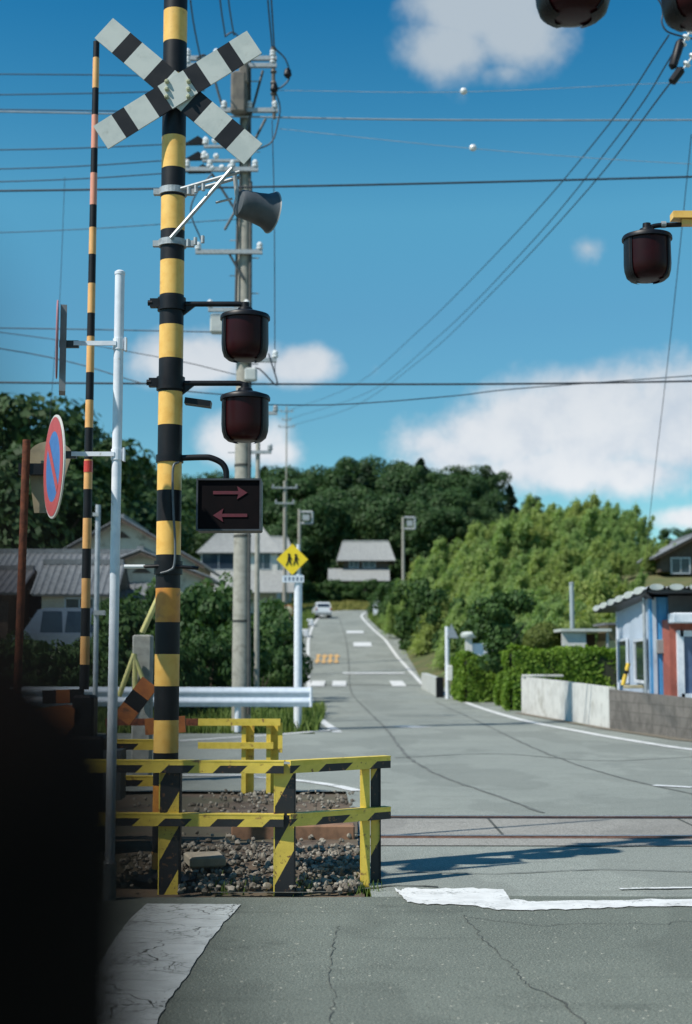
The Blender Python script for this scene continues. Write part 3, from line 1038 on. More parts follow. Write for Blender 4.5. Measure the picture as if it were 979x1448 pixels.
# horn loudspeaker: mouth towards the right and down
hc = px(341, 288, SD)
d_ = Vector((0.86, 0.50, -0.10)).normalized()
hp = [(0.05, -0.03), (0.085, -0.02), (0.098, 0.0), (0.102, 0.06), (0.108, 0.12), (0.120, 0.19), (0.143, 0.235), (0.150, 0.242), (0.143, 0.239), (0.11, 0.19), (0.09, 0.12), (0.03, 0.02)]
b = MB()
b.lathe(hc, hp, 36, axis=d_, mis=[0] * 6 + [1, 1, 1, 1, 1])
hn = b.build('loudspeaker', [mat('horn_grey', (0.07, 0.08, 0.09), (0.05, 0.058, 0.065), 0.5, 6), mat('horn_inside', (0.34, 0.35, 0.35), (0.28, 0.29, 0.3), 0.6, 6)], sig, smooth=True)
b = MB()
b.tube([hc + Vector((-0.02, 0, 0.0)), Vector((e.x + 0.03, SD - 0.02, e.z + 0.01))], 0.016, 8)
b.build('stem', M['galv'], hn)


# ------------------------------------------------------------------ hanging lamps at the right, each on a mast outside the picture
def overhang(label, lamp_px, d, k, arm_from, mast_x, arm_px_y, group):
    c = px(lamp_px[0], lamp_px[1], d)
    za = px(0, arm_px_y, d).z
    xs = px(arm_from, arm_px_y, d).x
    t = thing('overhead_signal', label, 'crossing signal', (mast_x, d, 0), group)
    b = MB()
    for i in range(14):
        b.tube([(mast_x, d, i * 0.45), (mast_x, d, (i + 1) * 0.45)], 0.085, 20, mi=i % 2)
    b.build('mast', [M['yellow'], M['black']], t, smooth=True)
    b = MB()
    L_ = mast_x - xs
    b.box((xs + L_ / 2, d, za), (L_, 0.10, 0.045))
    b.box((xs + L_ / 2 + 0.03, d, za - 0.043), (L_ - 0.06, 0.06, 0.036))
    b.build('beam', M['yellow'], t)
    b = MB()
    zb = za - 0.055
    b.tube(curve([(xs + 0.06, d, zb), (c.x + 0.08 * k, d, zb - 0.006), (c.x + 0.02, d, zb - 0.02), (c.x, d, c.z + 0.05 * k)], 6), 0.016, 10)
    b.build('arm', M['iron'], t, smooth=True)
    b = MB()
    b.tube([(xs - 0.07, d, zb), (xs - 0.04, d, zb)], 0.022, 10)
    b.build('coupling', M['galv'], t, smooth=True)
    signal_lamp(t, c, k)


overhang('dark red lantern hanging from a yellow beam at the right edge', (915, 334), 9.0, 0.94, 950, 3.6, 306, 'lanterns hung out over the road')
overhang('large dark lantern cut by the top edge above the white cloud', (809, -72), 5.9, 1.0, 900, 3.2, -100, 'lanterns hung out over the road')
overhang('dark round lantern half hidden in the top right corner', (985, -62), 5.4, 0.88, 1040, 2.9, -90, 'lanterns hung out over the road')

# ------------------------------------------------------------------ striped fences
def fence(label, posts, ztop, zlow, ext, base, angle_last=False):
    t = thing('striped_fence', label, 'fence', base, 'striped fences beside the track')
    for rz_ in (ztop, zlow):
        pts = [Vector((p[0], p[1])) for p in posts]
        d0 = (pts[0] - pts[1]).normalized(); dn = (pts[-1] - pts[-2]).normalized()
        pts = [pts[0] + d0 * ext[0]] + pts[1:-1] + [pts[-1] + dn * ext[1]] if len(pts) > 2 else [pts[0] + d0 * ext[0], pts[-1] + dn * ext[1]]
        b = MB()
        for a, c in zip(pts[:-1], pts[1:]):
            u = (c - a).normalized(); nrm = Vector((u.y, -u.x))
            L_ = (c - a).length
            ang = math.atan2(u.y, u.x)
            mid = (a + c) / 2
            # front plate and top plate of the angle iron
            b.box((mid.x + nrm.x * 0.062, mid.y + nrm.y * 0.062, rz_ - 0.044), (L_, 0.008, 0.048), rz=ang, mi=0)
            b.box((mid.x + nrm.x * 0.062, mid.y + nrm.y * 0.062, rz_ - 0.008), (L_, 0.008, 0.024), rz=ang, mi=1)
            b.box((mid.x + nrm.x * 0.030, mid.y + nrm.y * 0.030, rz_ + 0.0075), (L_ + 0.002, 0.076, 0.008), rz=ang, mi=1)
        b.build('rail', [M['fence_rail'], M['fence_yellow']], t)
    for i, p in enumerate(posts):
        b = MB()
        w = 0.125
        if angle_last and i == len(posts) - 1:
            b.box((p[0] - 0.035, p[1] - 0.03, (ztop - 0.005) / 2 - 0.02), (0.062, 0.02, ztop + 0.02), mi=1)
            b.box((p[0] + 0.032, p[1] + 0.0, (ztop - 0.005) / 2 - 0.02), (0.062, 0.01, ztop + 0.02), mi=0)
        else:
            b.box((p[0], p[1] - 0.02, (ztop - 0.005) / 2 - 0.02), (w, 0.008, ztop + 0.02), mi=0)
        b.box((p[0] - w / 2 - 0.002, p[1] + 0.025, (ztop - 0.005) / 2 - 0.02), (0.008, 0.1, ztop + 0.02), mi=1)
        b.box((p[0] + w / 2 + 0.002, p[1] + 0.025, (ztop - 0.005) / 2 - 0.02), (0.008, 0.1, ztop + 0.02), mi=2)
        b.build('post', [M['fence_post'], M['fence_yellow'], M['black']], t)
    return t


fA = px(403, 1100, 9.2)
fB = px(524, 1100, 9.6)
fC = px(241, 1100, 9.25)
fD = px(100, 1100, 9.3)
fence('yellow and black striped fence in the foreground, nearest to the white stop line', [(fD.x, 9.3), (fC.x, 9.25), (fA.x, 9.2), (fB.x, 9.6)], 0.812, 0.478, (0.2, 0.12), (fA.x, 9.2, 0), True)
f3a = px(236, 1100, 11.3); f3b = px(90, 1100, 11.3)
fence('short striped fence behind the white post, half in the dark', [(f3b.x, 11.35), (f3a.x, 11.3)], 0.83, 0.55, (0.25, 0.05), (f3a.x, 11.3, 0))


def far_fence():
    d = 16.0
    xa, xb = px(352, 1050, d).x, px(387, 1050, d).x
    zt, zl = px(0, 1021, d).z, px(0, 1050, d).z
    t = thing('yellow_fence', 'plain yellow fence end with twin posts on the far side of the track', 'fence', (xb, d, 0))
    x0, x1 = px(281, 1030, d).x, px(397, 1030, d).x
    b = MB()
    b.box(((x0 + x1) / 2, d - 0.05, zt), (x1 - x0, 0.05, 0.075))
    b.build('rail', M['fence_yellow'], t)
    b = MB()
    b.box(((x0 + xb) / 2, d - 0.05, zl - 0.03), (xb - x0, 0.05, 0.07))
    b.build('rail', M['fence_yellow'], t)
    for xx in (xa, xb):
        b = MB()
        b.box((xx - 0.055, d + 0.03, zt / 2), (0.05, 0.13, zt))
        b.box((xx + 0.0, d + 0.06, zt / 2), (0.11, 0.012, zt))
        b.build('post', M['fence_yellow'], t)
    b = MB()
    b.box((xb + 0.075, d - 0.02, zt - 0.17), (0.05, 0.02, 0.33))
    b.build('bracket', M['fence_yellow'], t)
    b = MB()
    x9 = px(150, 1030, d).x
    b.box(((x0 + x9) / 2, d - 0.05, zt), (x0 - x9 - 0.004, 0.05, 0.075))
    b.build('rail', M['rust'], t)
    b = MB()
    b.box((x9 + 0.05, d + 0.02, zt / 2), (0.09, 0.06, zt))
    b.build('post', M['rust'], t)


far_fence()

# ------------------------------------------------------------------ barrier machine and raised arm
def barrier():
    d = 10.7
    x0 = px(119, 980, d).x
    t = thing('barrier_gate', 'crossing barrier with its slim striped arm raised behind the round sign', 'barrier', (x0, d, 0))
    ybs = [59, 82, 125, 163, 210, 245, 290, 322, 360, 401, 443, 476, 527, 566, 605, 650, 692, 733, 776, 818, 860, 900, 940, 975]
    b = MB()
    for i in range(len(ybs) - 1):
        p0, p1 = px(0, ybs[i], d), px(0, ybs[i + 1], d)
        r0 = 0.024 + 0.012 * i / 23
        xx0 = x0
        b.tube([(x0, d, p0.z), (x0, d, p1.z)], [r0, r0 + 0.0005], 14, mi=0 if i % 2 == 0 else (2 if ybs[i] in (163, 245) else 1))
    b.build('arm', [M['black'], mat('arm_salmon', (0.78, 0.42, 0.15), (0.70, 0.36, 0.12), 0.5, 8), mat('arm_pink', (0.72, 0.30, 0.20), (0.68, 0.28, 0.18), 0.5, 8)], t, smooth=True)
    b = MB()
    b.tube([(x0, d - 0.002, zat(652, d)), (x0, d - 0.002, zat(668, d))], 0.0335, 14)
    b.build('reflector', mat('reflector_red', (0.6, 0.05, 0.035), (0.5, 0.04, 0.03), 0.4, 8), t)
    b = MB()
    b.bbox((x0, d + 0.05, 0.45), (0.36, 0.38, 0.9), 0.02)
    b.build('cabinet', M['iron'], t)
    b = MB()
    b.bbox((x0 - 0.0, d + 0.05, 1.03), (0.16, 0.2, 0.34), 0.02)
    b.build('arm_mount', M['iron'], t)
    # counterweight slabs, orange and black, tilted
    def slab(xa, ya, xb, yb, w, mi):
        A, B_ = px(xa, ya, d), px(xb, yb, d)
        u = (B_ - A).normalized(); v = Vector((-u.z, 0, u.x)) * w / 2
        L_ = (B_ - A).length
        k = max(2, round(L_ / 0.12))
        bb = MB()
        for i in range(k):
            p, q_ = A + u * L_ * i / k, A + u * L_ * (i + 1) / k
            bb.prism([p - v, q_ - v, q_ + v, p + v], (0, 0.04, 0), (mi + i) % 2)
        bb.build('counterweight', [M['orange'], M['black']], t)
    slab(172, 1018, 212, 965, 0.14, 0)
    slab(60, 986, 118, 984, 0.10, 1)
    slab(205, 1028, 262, 1024, 0.12, 0)
    b = MB()
    c = px(75, 1014, d)
    b.prism([(c.x - 0.24, d - 0.05, c.z - 0.14), (c.x - 0.12, d - 0.05, c.z + 0.06), (c.x + 0.05, d - 0.05, c.z + 0.085), (c.x + 0.2, d - 0.05, c.z + 0.06), (c.x + 0.22, d - 0.05, c.z - 0.0), (c.x + 0.1, d - 0.05, c.z - 0.14)], (0, 0.3, 0))
    b.build('motor_cover', M['orange'], t)
    b = MB()
    b.box((px(165, 0, d).x, d, 0.62), (0.3, 0.26, 0.36))
    b.box((px(165, 0, d).x, d, 0.22), (0.12, 0.12, 0.44))
    b.build('relay_box', mat('relay_box_grey', (0.10, 0.11, 0.12), (0.07, 0.08, 0.09), 0.5, 6), t)


barrier()

# white post with signs
def white_post():
    d = 8.9
    X = px(160.5, 935, d).x
    t = thing('sign_post', 'white steel post carrying a no parking sign and an edge-on sign', 'sign post', (X, d, 0))
    b = MB()
    zt = zat(389, d)
    b.tube([(X, d, 0.0), (X, d, zt)], 0.031, 20)
    b.lathe((X, d, zt), [(0.031, 0), (0.034, 0.002), (0.034, 0.02), (0.02, 0.03)], 20)
    b.build('post', M['white_steel'], t, smooth=True)
    b = MB()
    b.lathe((X, d, 0), [(0.042, 0), (0.042, 0.22), (0.034, 0.23)], 20)
    b.build('sleeve', M['galv'], t, smooth=True)
    # brackets
    za, zb = zat(487, d), zat(643, d)
    for z, x_end in ((za, 96), (zb, 97)):
        b = MB()
        b.lathe((X, d, z - 0.035), [(0.037, 0), (0.037, 0.07)], 20)
        xe = px(118, 0, d).x
        b.box(((X + xe) / 2 - 0.01, d - 0.035, z), (X - xe, 0.012, 0.028))
        b.box((X + 0.045, d, z), (0.012, 0.05, 0.085))
        br_ = b.build('bracket', M['white_steel'], t)
        b = MB()
        x2 = px(x_end, 0, d).x
        b.box(((xe + x2) / 2 + 0.01, d - 0.02, z - 0.004), (xe - x2 + 0.02, 0.03, 0.045))
        b.build('bracket_arm', mat('bracket_dark', (0.05, 0.055, 0.06), (0.04, 0.045, 0.05), 0.5, 10), br_)
    # edge-on sign: rectangular pan with a thin round red-rimmed disc in front
    cz = (zat(435, d) + zat(556, d)) / 2
    xs = px(88, 495, d).x
    b = MB()
    b.box((xs + 0.006, d, cz - 0.0), (0.040, 0.16, zat(435, d) - zat(556, d)), rz=R(11))
    es = b.build('sign_panel', mat('sign_back_grey', (0.20, 0.21, 0.22), (0.15, 0.16, 0.17), 0.6, 10), t)
    b = MB()
    b.lathe((xs - 0.028, d, cz + 0.07), [(0.245, 0), (0.25, 0.002), (0.25, 0.008), (0.245, 0.010)], 40, axis=(-1, -0.19, 0))
    b.build('sign_disc', mat('sign_edge_rose', (0.45, 0.20, 0.22), (0.4, 0.18, 0.2), 0.5, 10), es, smooth=True)
    # no parking sign
    c = px(76, 660, d)
    phi = R(67.5)
    nrm = Vector((-math.sin(phi), -math.cos(phi), 0))      # turned away to the left
    up = Vector((0, 0, 1)); u = up.cross(nrm).normalized()
    r0 = (zat(588, d) - zat(734, d)) / 2
    b = MB()
    b.lathe(c + nrm * -0.012, [(r0 * 0.97, 0), (r0, 0.003), (r0, 0.012), (r0 * 0.99, 0.014)], 48, axis=nrm)
    sg = b.build('sign_plate', mat('sign_rim_white', (0.62, 0.60, 0.55), (0.55, 0.54, 0.5), 0.4, 10), t)
    rm = mat('sign_red', (0.50, 0.055, 0.05), (0.44, 0.05, 0.045), 0.45, 14)
    bm_ = mat('sign_blue', (0.05, 0.16, 0.42), (0.045, 0.14, 0.38), 0.45, 14)
    def ring(r1, r2, off, m_, nm):
        bb = MB(); n = 48
        vs = []
        for r in (r1, r2):
            for k in range(n):
                w = 2 * math.pi * k / n
                vs.append(c + nrm * off + (u * math.cos(w) + up * math.sin(w)) * r)
        if r1 > 0.001:
            bb.add(vs, [(k, (k + 1) % n, n + (k + 1) % n, n + k) for k in range(n)])
        else:
            bb.add(vs[n:], [tuple(range(n))])
        bb.build(nm, m_, sg)
    ring(r0 * 0.68, r0 * 0.955, 0.0045, rm, 'red_ring')
    ring(0, r0 * 0.68, 0.0045, bm_, 'blue_disc')
    bb = MB()
    dd = (-u * math.cos(R(45)) + up * math.sin(R(45))) if u.x * 1 > 0 else (u * math.cos(R(45)) + up * math.sin(R(45)))
    s_ = dd.cross(nrm).normalized() * 0.03
    p0, p1 = c + nrm * 0.006 - dd * r0 * 0.69, c + nrm * 0.006 + dd * r0 * 0.69
    bb.add([p0 - s_, p1 - s_, p1 + s_, p0 + s_], [(0, 1, 2, 3)])
    bb.build('red_slash', rm, sg)


white_post()


def rusty_post():
    d = 9.5
    X = px(29, 935, d).x
    t = thing('rusty_post', 'rusty brown post holding a pale round-topped sign seen from behind', 'sign post', (X, d, 0))
    lean = (px(36, 622, d).x - px(26, 935, d).x) / (zat(622, d) - zat(935, d))
    b = MB()
    zt = zat(622, d)
    x_b, x_t = X - lean * 1.45 - 0.02, X + lean * (zt - 1.45) * 0.6
    b.tube([(x_b, d, 0), (x_t, d, zt)], 0.027, 16)
    b.build('post', M['rust'], t, smooth=True)
    cz = zat(663, d)
    b = MB()
    b.box((X + 0.08, d + 0.03, cz), (0.25, 0.06, 0.075))
    b.build('clamp', M['iron'], t)
    # pale plate: rounded top, narrowing foot, seen from behind
    a0 = px(68, 640, d)
    out = []
    w, h = 0.145, 0.0
    for k in range(13):
        th = math.pi * k / 12
        out.append((a0.x + w * math.cos(th), d + 0.08, a0.z + 0.09 * math.sin(th)))
    out += [(a0.x - w * 0.9, d + 0.08, a0.z - 0.2), (a0.x - w * 0.7, d + 0.08, a0.z - 0.40), (a0.x + w * 0.2, d + 0.08, a0.z - 0.40), (a0.x + w * 0.6, d + 0.08, a0.z - 0.2)]
    b = MB()
    b.prism(out, (0, 0.02, 0))
    b.build('sign_plate', mat('sign_back_beige', (0.33, 0.27, 0.17), (0.24, 0.2, 0.13), 0.7, 9), t)


rusty_post()


# far side details: concrete stub with yellow struts, thin pole
def stub():
    d = 17.5
    c = px(202, 940, d)
    t = thing('concrete_marker', 'short square grey concrete post beside the banded pole', 'post', (c.x, d, 0))
    b = MB()
    zt = zat(898, d)
    b.bbox((c.x, d, zt / 2), (0.235, 0.22, zt), 0.02)
    b.build('post', M['concrete'], t)
    t2 = thing('yellow_strut', 'pale yellow slanting struts forming an A beside the short concrete post', 'strut', (px(185, 935, d).x, d - 0.3, 0))
    ym = mat('strut_yellow', (0.62, 0.58, 0.22), (0.5, 0.46, 0.2), 0.6, 12)
    for p0, p1, r in (((201, 895), (224, 845), 0.035), ((168, 985), (190, 925), 0.032), ((212, 985), (189, 928), 0.028), ((190, 925), (191, 985), 0.03)):
        b = MB()
        b.tube([px(*p0, d - 0.2), px(*p1, d - 0.2)], r, 10)
        b.build('pole', ym, t2, smooth=True)
    d = 24
    c = px(135, 935, d)
    t = thing('thin_pole', 'thin pale grey pole between the raised arm and the white post', 'pole', (c.x, d, 0))
    b = MB()
    b.tube([(c.x, d, 0.0), (c.x, d, zat(714, d))], 0.043, 12)
    b.build('shaft', mat('pole_pale', (0.42, 0.46, 0.50), (0.34, 0.38, 0.42), 0.5, 10), t, smooth=True)
    b = MB()
    b.box((c.x - 0.03, d - 0.05, zat(728, d)), (0.10, 0.05, 0.06))
    b.build('clamp', M['galv'], t)
    b = MB()
    b.box((c.x + 0.06, d - 0.05, zat(867, d)), (0.2, 0.05, 0.08))
    b.build('clamp', M['galv'], t)


stub()

# guard rail
def guardrail():
    d = 29.6
    x0, x1 = -16.0, px(440, 980, d).x
    t = thing('guard_rail', 'long white steel guard rail along the far side road', 'guard rail', (x1 - 4, d, 0))
    prof = []
    for k in range(17):
        tt = k / 16
        z = 0.52 + 0.40 * tt
        y = -0.04 * (1 - math.cos(4 * math.pi * tt)) / 2
        prof.append((y, z))
    b = MB()
    vs = []
    xs = frange(x0, x1, 1.0)
    for x in xs:
        for y, z in prof:
            vs.append((x, d + y, z))
    for x in xs:
        for y, z in prof:
            vs.append((x, d + y + 0.006, z))
    n, m_ = len(prof), len(xs)
    fs = []
    for s_ in range(2):
        o = s_ * n * m_
        for i in range(m_ - 1):
            for k in range(n - 1):
                q_ = (o + i * n + k, o + (i + 1) * n + k, o + (i + 1) * n + k + 1, o + i * n + k + 1)
                fs.append(q_ if s_ == 0 else q_[::-1])
    b.add(vs, fs)
    b.build('beam', mat('guard_white', (0.60, 0.66, 0.74), (0.52, 0.58, 0.66), 0.45, 7), t, smooth=True)
    for xx in [px(336, 980, d).x - 2.0 * k for k in range(8)]:
        b = MB()
        b.tube([(xx, d + 0.1, 0), (xx, d + 0.1, 0.85)], 0.07, 12)
        b.build('post', M['white_steel'], t, smooth=True)
    b = MB()
    b.tube([(x1, d - 0.02, 0.52), (x1, d - 0.02, 0.92)], 0.03, 10)
    b.build('end_roll', M['white_steel'], t, smooth=True)


guardrail()


def school_sign():
    d = 30.3
    X = px(421.5, 935, d).x
    t = thing('warning_sign', 'yellow diamond children warning sign on a white post by the roadside', 'road sign', (X, d, 0))
    b = MB()
    b.tube([(X, d, 0), (X, d, zat(812, d))], 0.085, 16)
    b.tube([(X - 0.0, d, zat(812, d)), (X, d, zat(770, d))], 0.04, 10)
    b.build('post', M['white_steel'], t, smooth=True)
    c = px(413.5, 791, d - 0.1)
    r = 0.335
    b = MB()
    b.prism([(c.x - r, d - 0.1, c.z), (c.x, d - 0.1, c.z - r), (c.x + r, d - 0.1, c.z), (c.x, d - 0.1, c.z + r)], (0, 0.015, 0))
    sg = b.build('sign_plate', mat('sign_yellow', (0.82, 0.60, 0.02), (0.78, 0.56, 0.02), 0.4, 8), t)
    # two children silhouettes
    b = MB()
    y = d - 0.113
    for ox, s_ in ((-0.07, 1.0), (0.075, 0.92)):
        def Q(pts):
            b.prism([(c.x + ox + p[0] * s_, y, c.z + p[1] * s_) for p in pts], (0, 0.008, 0))
        Q([(0.028 * math.cos(a * math.pi / 5), 0.10 + 0.030 * math.sin(a * math.pi / 5)) for a in range(10)])
        Q([(-0.03, -0.03), (0.035, -0.03), (0.03, 0.065), (-0.025, 0.065)])
        Q([(0.03, 0.055), (0.075, 0.0), (0.06, -0.012), (0.028, 0.03)][::-1])
        Q([(-0.03, -0.032), (-0.07, -0.125), (-0.05, -0.13), (0.0, -0.032)])
        Q([(0.005, -0.032), (0.035, -0.13), (0.055, -0.125), (0.036, -0.032)])
    b.build('children_symbol', M['black'], sg)
    b = MB()
    z2 = zat(819, d)
    b.box((c.x + 0.02, d - 0.1, z2), (0.46, 0.015, 0.15))
    pl = b.build('sub_plate', mat('plate_pale', (0.60, 0.66, 0.72), (0.5, 0.56, 0.62), 0.5, 9), t)
    b = MB()
    for k in range(5):
        xx = c.x - 0.15 + k * 0.085
        b.box((xx, d - 0.110, z2), (0.012, 0.004, 0.08)); b.box((xx + 0.01, d - 0.111, z2 + 0.02), (0.05, 0.004, 0.012))
        b.box((xx + 0.005, d - 0.112, z2 - 0.02), (0.04, 0.004, 0.012))
    b.build('lettering', mat('plate_ink', (0.03, 0.06, 0.16), (0.03, 0.05, 0.12), 0.5, 9), pl)


school_sign()


# ------------------------------------------------------------------ utility poles and cables
def insulator(b, p, k=1.0, mi=1):
    b.lathe(p, [(0.03 * k, 0), (0.07 * k, 0.02 * k), (0.07 * k, 0.06 * k), (0.04 * k, 0.075 * k), (0.065 * k, 0.09 * k), (0.065 * k, 0.13 * k), (0.03 * k, 0.17 * k)], 10, mi=mi)


def utility_pole():
    d = 30.2
    X = px(341.5, 935, d).x
    t = thing('utility_pole', 'tall concrete utility pole loaded with crossarms behind the crossing lamps', 'utility pole', (X, d, 0))
    b = MB()
    b.tube([(X, d, 0), (X, d, zat(60, d))], [0.205, 0.115], 24)
    b.build('shaft', M['pole_concrete'], t, smooth=True)
    # riser pipe and cable ladder
    pd = mat('pipe_dark', (0.07, 0.07, 0.065), (0.05, 0.05, 0.05), 0.6, 8)
    for dx, r, y0, y1 in ((-0.17, 0.03, 450, 270), (0.17, 0.035, 1010, 260), (-0.10, 0.025, 300, 80), (0.12, 0.028, 260, 90)):
        b = MB()
        b.tube([(X + dx, d - 0.16, zat(y0, d)), (X + dx * 0.8, d - 0.14, zat(y1, d))], r, 8)
        b.build('riser_pipe', pd, t, smooth=True)
    for k in range(22):
        z = zat(640 - k * 25, d)
        sg = 1 if k % 2 else -1
        b = MB()
        b.box((X + sg * 0.22, d, z), (0.2, 0.02, 0.02))
        b.build('step_bolt', M['galv'], t)
    # crossarms (x left, x right, y)
    for xa, xb, y in ((262, 392, 88), (262, 392, 98), (278, 394, 161), (262, 366, 244), (290, 344, 212), (288, 342, 232), (278, 372, 360), (296, 352, 441), (340, 392, 512)):
        A, B_ = px(xa, y, d), px(xb, y, d)
        b = MB()
        b.box(((A.x + B_.x) / 2, d - 0.2, A.z), (B_.x - A.x, 0.09, 0.09 if y not in (212, 232) else 0.05))
        ar = b.build('crossarm', M['galv'], t)
        b = MB()
        n = 4 if B_.x - A.x > 1.5 else 2
        for k in range(n):
            xx = A.x + (B_.x - A.x) * (0.04 + 0.92 * k / (n - 1))
            b = MB()
            insulator(b, (xx, d - 0.2, A.z + 0.045), 1.0, 0)
            b.build('insulator', M['porcelain'], ar, smooth=True)
    # braces
    dk = mat('brace_dark', (0.06, 0.07, 0.075), (0.05, 0.055, 0.06), 0.6, 8)
    for p in (((345, 200), (372, 100)), ((330, 205), (300, 100)), ((345, 228), (376, 168)), ((335, 300), (300, 246)), ((345, 395), (325, 360)), ((318, 325), (332, 300))):
        b = MB()
        b.tube([px(*p[0], d - 0.2), px(*p[1], d - 0.2)], 0.03, 6)
        b.build('brace', dk, t)
    # dark shrouded strain insulators to the left
    for (x, y) in ((276, 200), (276, 222), (283, 240)):
        b = MB()
        c = px(x, y, d - 0.2)
        b.prism([(c.x - 0.27, d - 0.2, c.z - 0.06), (c.x + 0.25, d - 0.2, c.z - 0.05), (c.x + 0.20, d - 0.2, c.z + 0.04), (c.x + 0.06, d - 0.2, c.z + 0.13), (c.x - 0.1, d - 0.2, c.z + 0.03)], (0, 0.10, 0))
        b.build('shroud', M['iron'], t)
    for (x, y) in ((292, 199), (304, 199), (292, 221), (306, 221), (300, 238), (314, 237), (326, 236)):
        c = px(x, y, d - 0.2)
        b = MB()
        b.lathe(Vector((c.x - 0.06, c.y, c.z)), [(0.03, 0), (0.065, 0.03), (0.065, 0.09), (0.03, 0.12)], 10, axis=(1, 0, 0))
        b.build('strain_insulator', M['porcelain'], t, smooth=True)
    # switch gear column on the right end of the crossarms
    b = MB()
    A = px(386, 60, d - 0.2)
    b.tube([px(386, 66, d - 0.2), px(388, 168, d - 0.2)], 0.04, 8)
    for y in (72, 88, 104, 120, 135):
        c = px(387, y, d - 0.2)
        b.lathe(c, [(0.05, 0), (0.075, 0.03), (0.05, 0.08)], 10)
    b.build('cutout_column', mat('brown_gear', (0.09, 0.075, 0.06), (0.12, 0.1, 0.085), 0.5, 9), t, smooth=True)
    b = MB()
    c = px(338, 132, d - 0.28)
    b.bbox((c.x, d - 0.28, c.z), (0.34, 0.28, 0.95), 0.05)
    c = px(345, 104, d - 0.28)
    b.bbox((c.x, d - 0.3, c.z), (0.2, 0.2, 0.5), 0.03)
    b.build('switch_box', mat('switch_box_brown', (0.16, 0.14, 0.115), (0.10, 0.09, 0.08), 0.6, 5), t)
    b = MB()
    c = px(309, 458, d - 0.3)
    b.bbox((c.x, d - 0.3, c.z), (0.34, 0.25, 0.42), 0.03)
    c = px(316, 526, d - 0.3)
    jm = mat('junction_pale', (0.5, 0.52, 0.5), (0.42, 0.44, 0.43), 0.5, 5)
    b.build('junction_box', jm, t)
    b = MB()
    c2 = px(355, 530, d - 0.3)
    b.bbox((c2.x, d - 0.3, c2.z), (0.26, 0.2, 0.28), 0.03)
    b.build('junction_box', jm, t)
    # droppers round the top
    for pts in ([(388, 68), (404, 84), (410, 108), (400, 122), (390, 126)], [(390, 130), (396, 150), (394, 170), (385, 200), (362, 212)], [(318, 52), (330, 46), (345, 60)], [(278, 82), (290, 78), (300, 92)], [(300, 246), (280, 270), (270, 300), (285, 340)], [(350, 560), (362, 520), (392, 545), (380, 500)]):
        b = MB()
        b.tube(curve([px(x, y, d - 0.25) for x, y in pts], 5), 0.018, 6)
        b.build('jumper_cable', M['cable'], t, smooth=True)
    for (x, y) in ((407, 104), (388, 125), (338, 146)):
        c = px(x, y, d - 0.25)
        b = MB()
        b.lathe(c, [(0.04, -0.1), (0.09, -0.04), (0.07, 0.08), (0.03, 0.12)], 10)
        b.build('cable_cover', M['iron'], t, smooth=True)
    sm_ = mat('strap_dark', (0.04, 0.04, 0.035), (0.05, 0.05, 0.045), 0.7, 9)
    for k, (y0, r) in enumerate(((880, 0.20), (760, 0.19), (660, 0.185), (620, 0.18))):
        b = MB()
        b.lathe((X, d, zat(y0, d)), [(r, 0), (r, 0.05)], 20)
        b.build('strap', sm_, t)


utility_pole()


def simple_pole(label, x, ytop, d, w_px, arms=(), lampbox=None, concrete=True, ybase=None):
    X = px(x, 935, d).x
    g0 = G(X, d)
    t = thing('utility_pole', label, 'utility pole', (X, d, g0), 'slim poles along the hill road')
    r = w_px / F * d / 2
    b = MB()
    zt = zat(ytop, d)
    b.tube([(X, d, g0 - 0.1), (X, d, zt)], [r, r * 0.75], 12)
    b.build('shaft', M['pole_concrete'], t, smooth=True)
    for y, w in arms:
        b = MB()
        z = zat(y, d)
        b.box((X, d - r, z), (w, 0.08, 0.08))
        for sx in (-0.45, 0.45):
            insulator(b, (X + w * sx, d - r, z + 0.04), 1, 0)
        b.build('crossarm', M['galv'], t)
    if lampbox:
        x0, y0, x1, y1 = lampbox
        A, B_ = px(x0, y0, d), px(x1, y1, d)
        b = MB()
        for p, q_ in (((A.x, A.z), (B_.x, A.z)), ((B_.x, A.z), (B_.x, B_.z)), ((A.x, B_.z), (B_.x, B_.z))):
            b.tube([(p[0], d, p[1]), (q_[0], d, q_[1])], 0.09 * d / 100, 6)
        b.box(((A.x + B_.x) / 2, d, (A.z + B_.z) / 2), (abs(B_.x - A.x) * 0.55, 0.3, abs(A.z - B_.z) * 0.5))
        b.build('cross_frame', M['galv'], t)


simple_pole('slim concrete pole just right of the tall utility pole', 363, 572, 36, 8, ((585, 1.0), (640, 0.7)))
simple_pole('distant bare pole left of the yellow diamond sign', 402, 680, 88, 6, ((690, 1.6), (712, 1.2)))
simple_pole('distant pole with a square bracket right above the yellow diamond sign', 423, 720, 82, 6, (), (424, 724, 442, 740))
simple_pole('pole with a square bracket beside the two-tier roofed house on the hill', 571, 731, 160, 5, (), (572, 732, 587, 748))
simple_pole('far thin pole with stub arms against the left cloud', 404, 575, 130, 2.5, ((582, 1.2), (604, 1.5), (594, 0.8)))


def off_pole(x, d, label):
    t = thing('utility_pole', label, 'utility pole', (x, d, G(x, d)), 'slim poles along the hill road')
    b = MB()
    b.tube([(x, d, G(x, d)), (x, d, 15)], [0.2, 0.12], 12)
    b.build('shaft', M['pole_concrete'], t, smooth=True)


off_pole(-17.0, 31, 'utility pole outside the picture to the left')
off_pole(14.0, 31, 'utility pole outside the picture to the right')


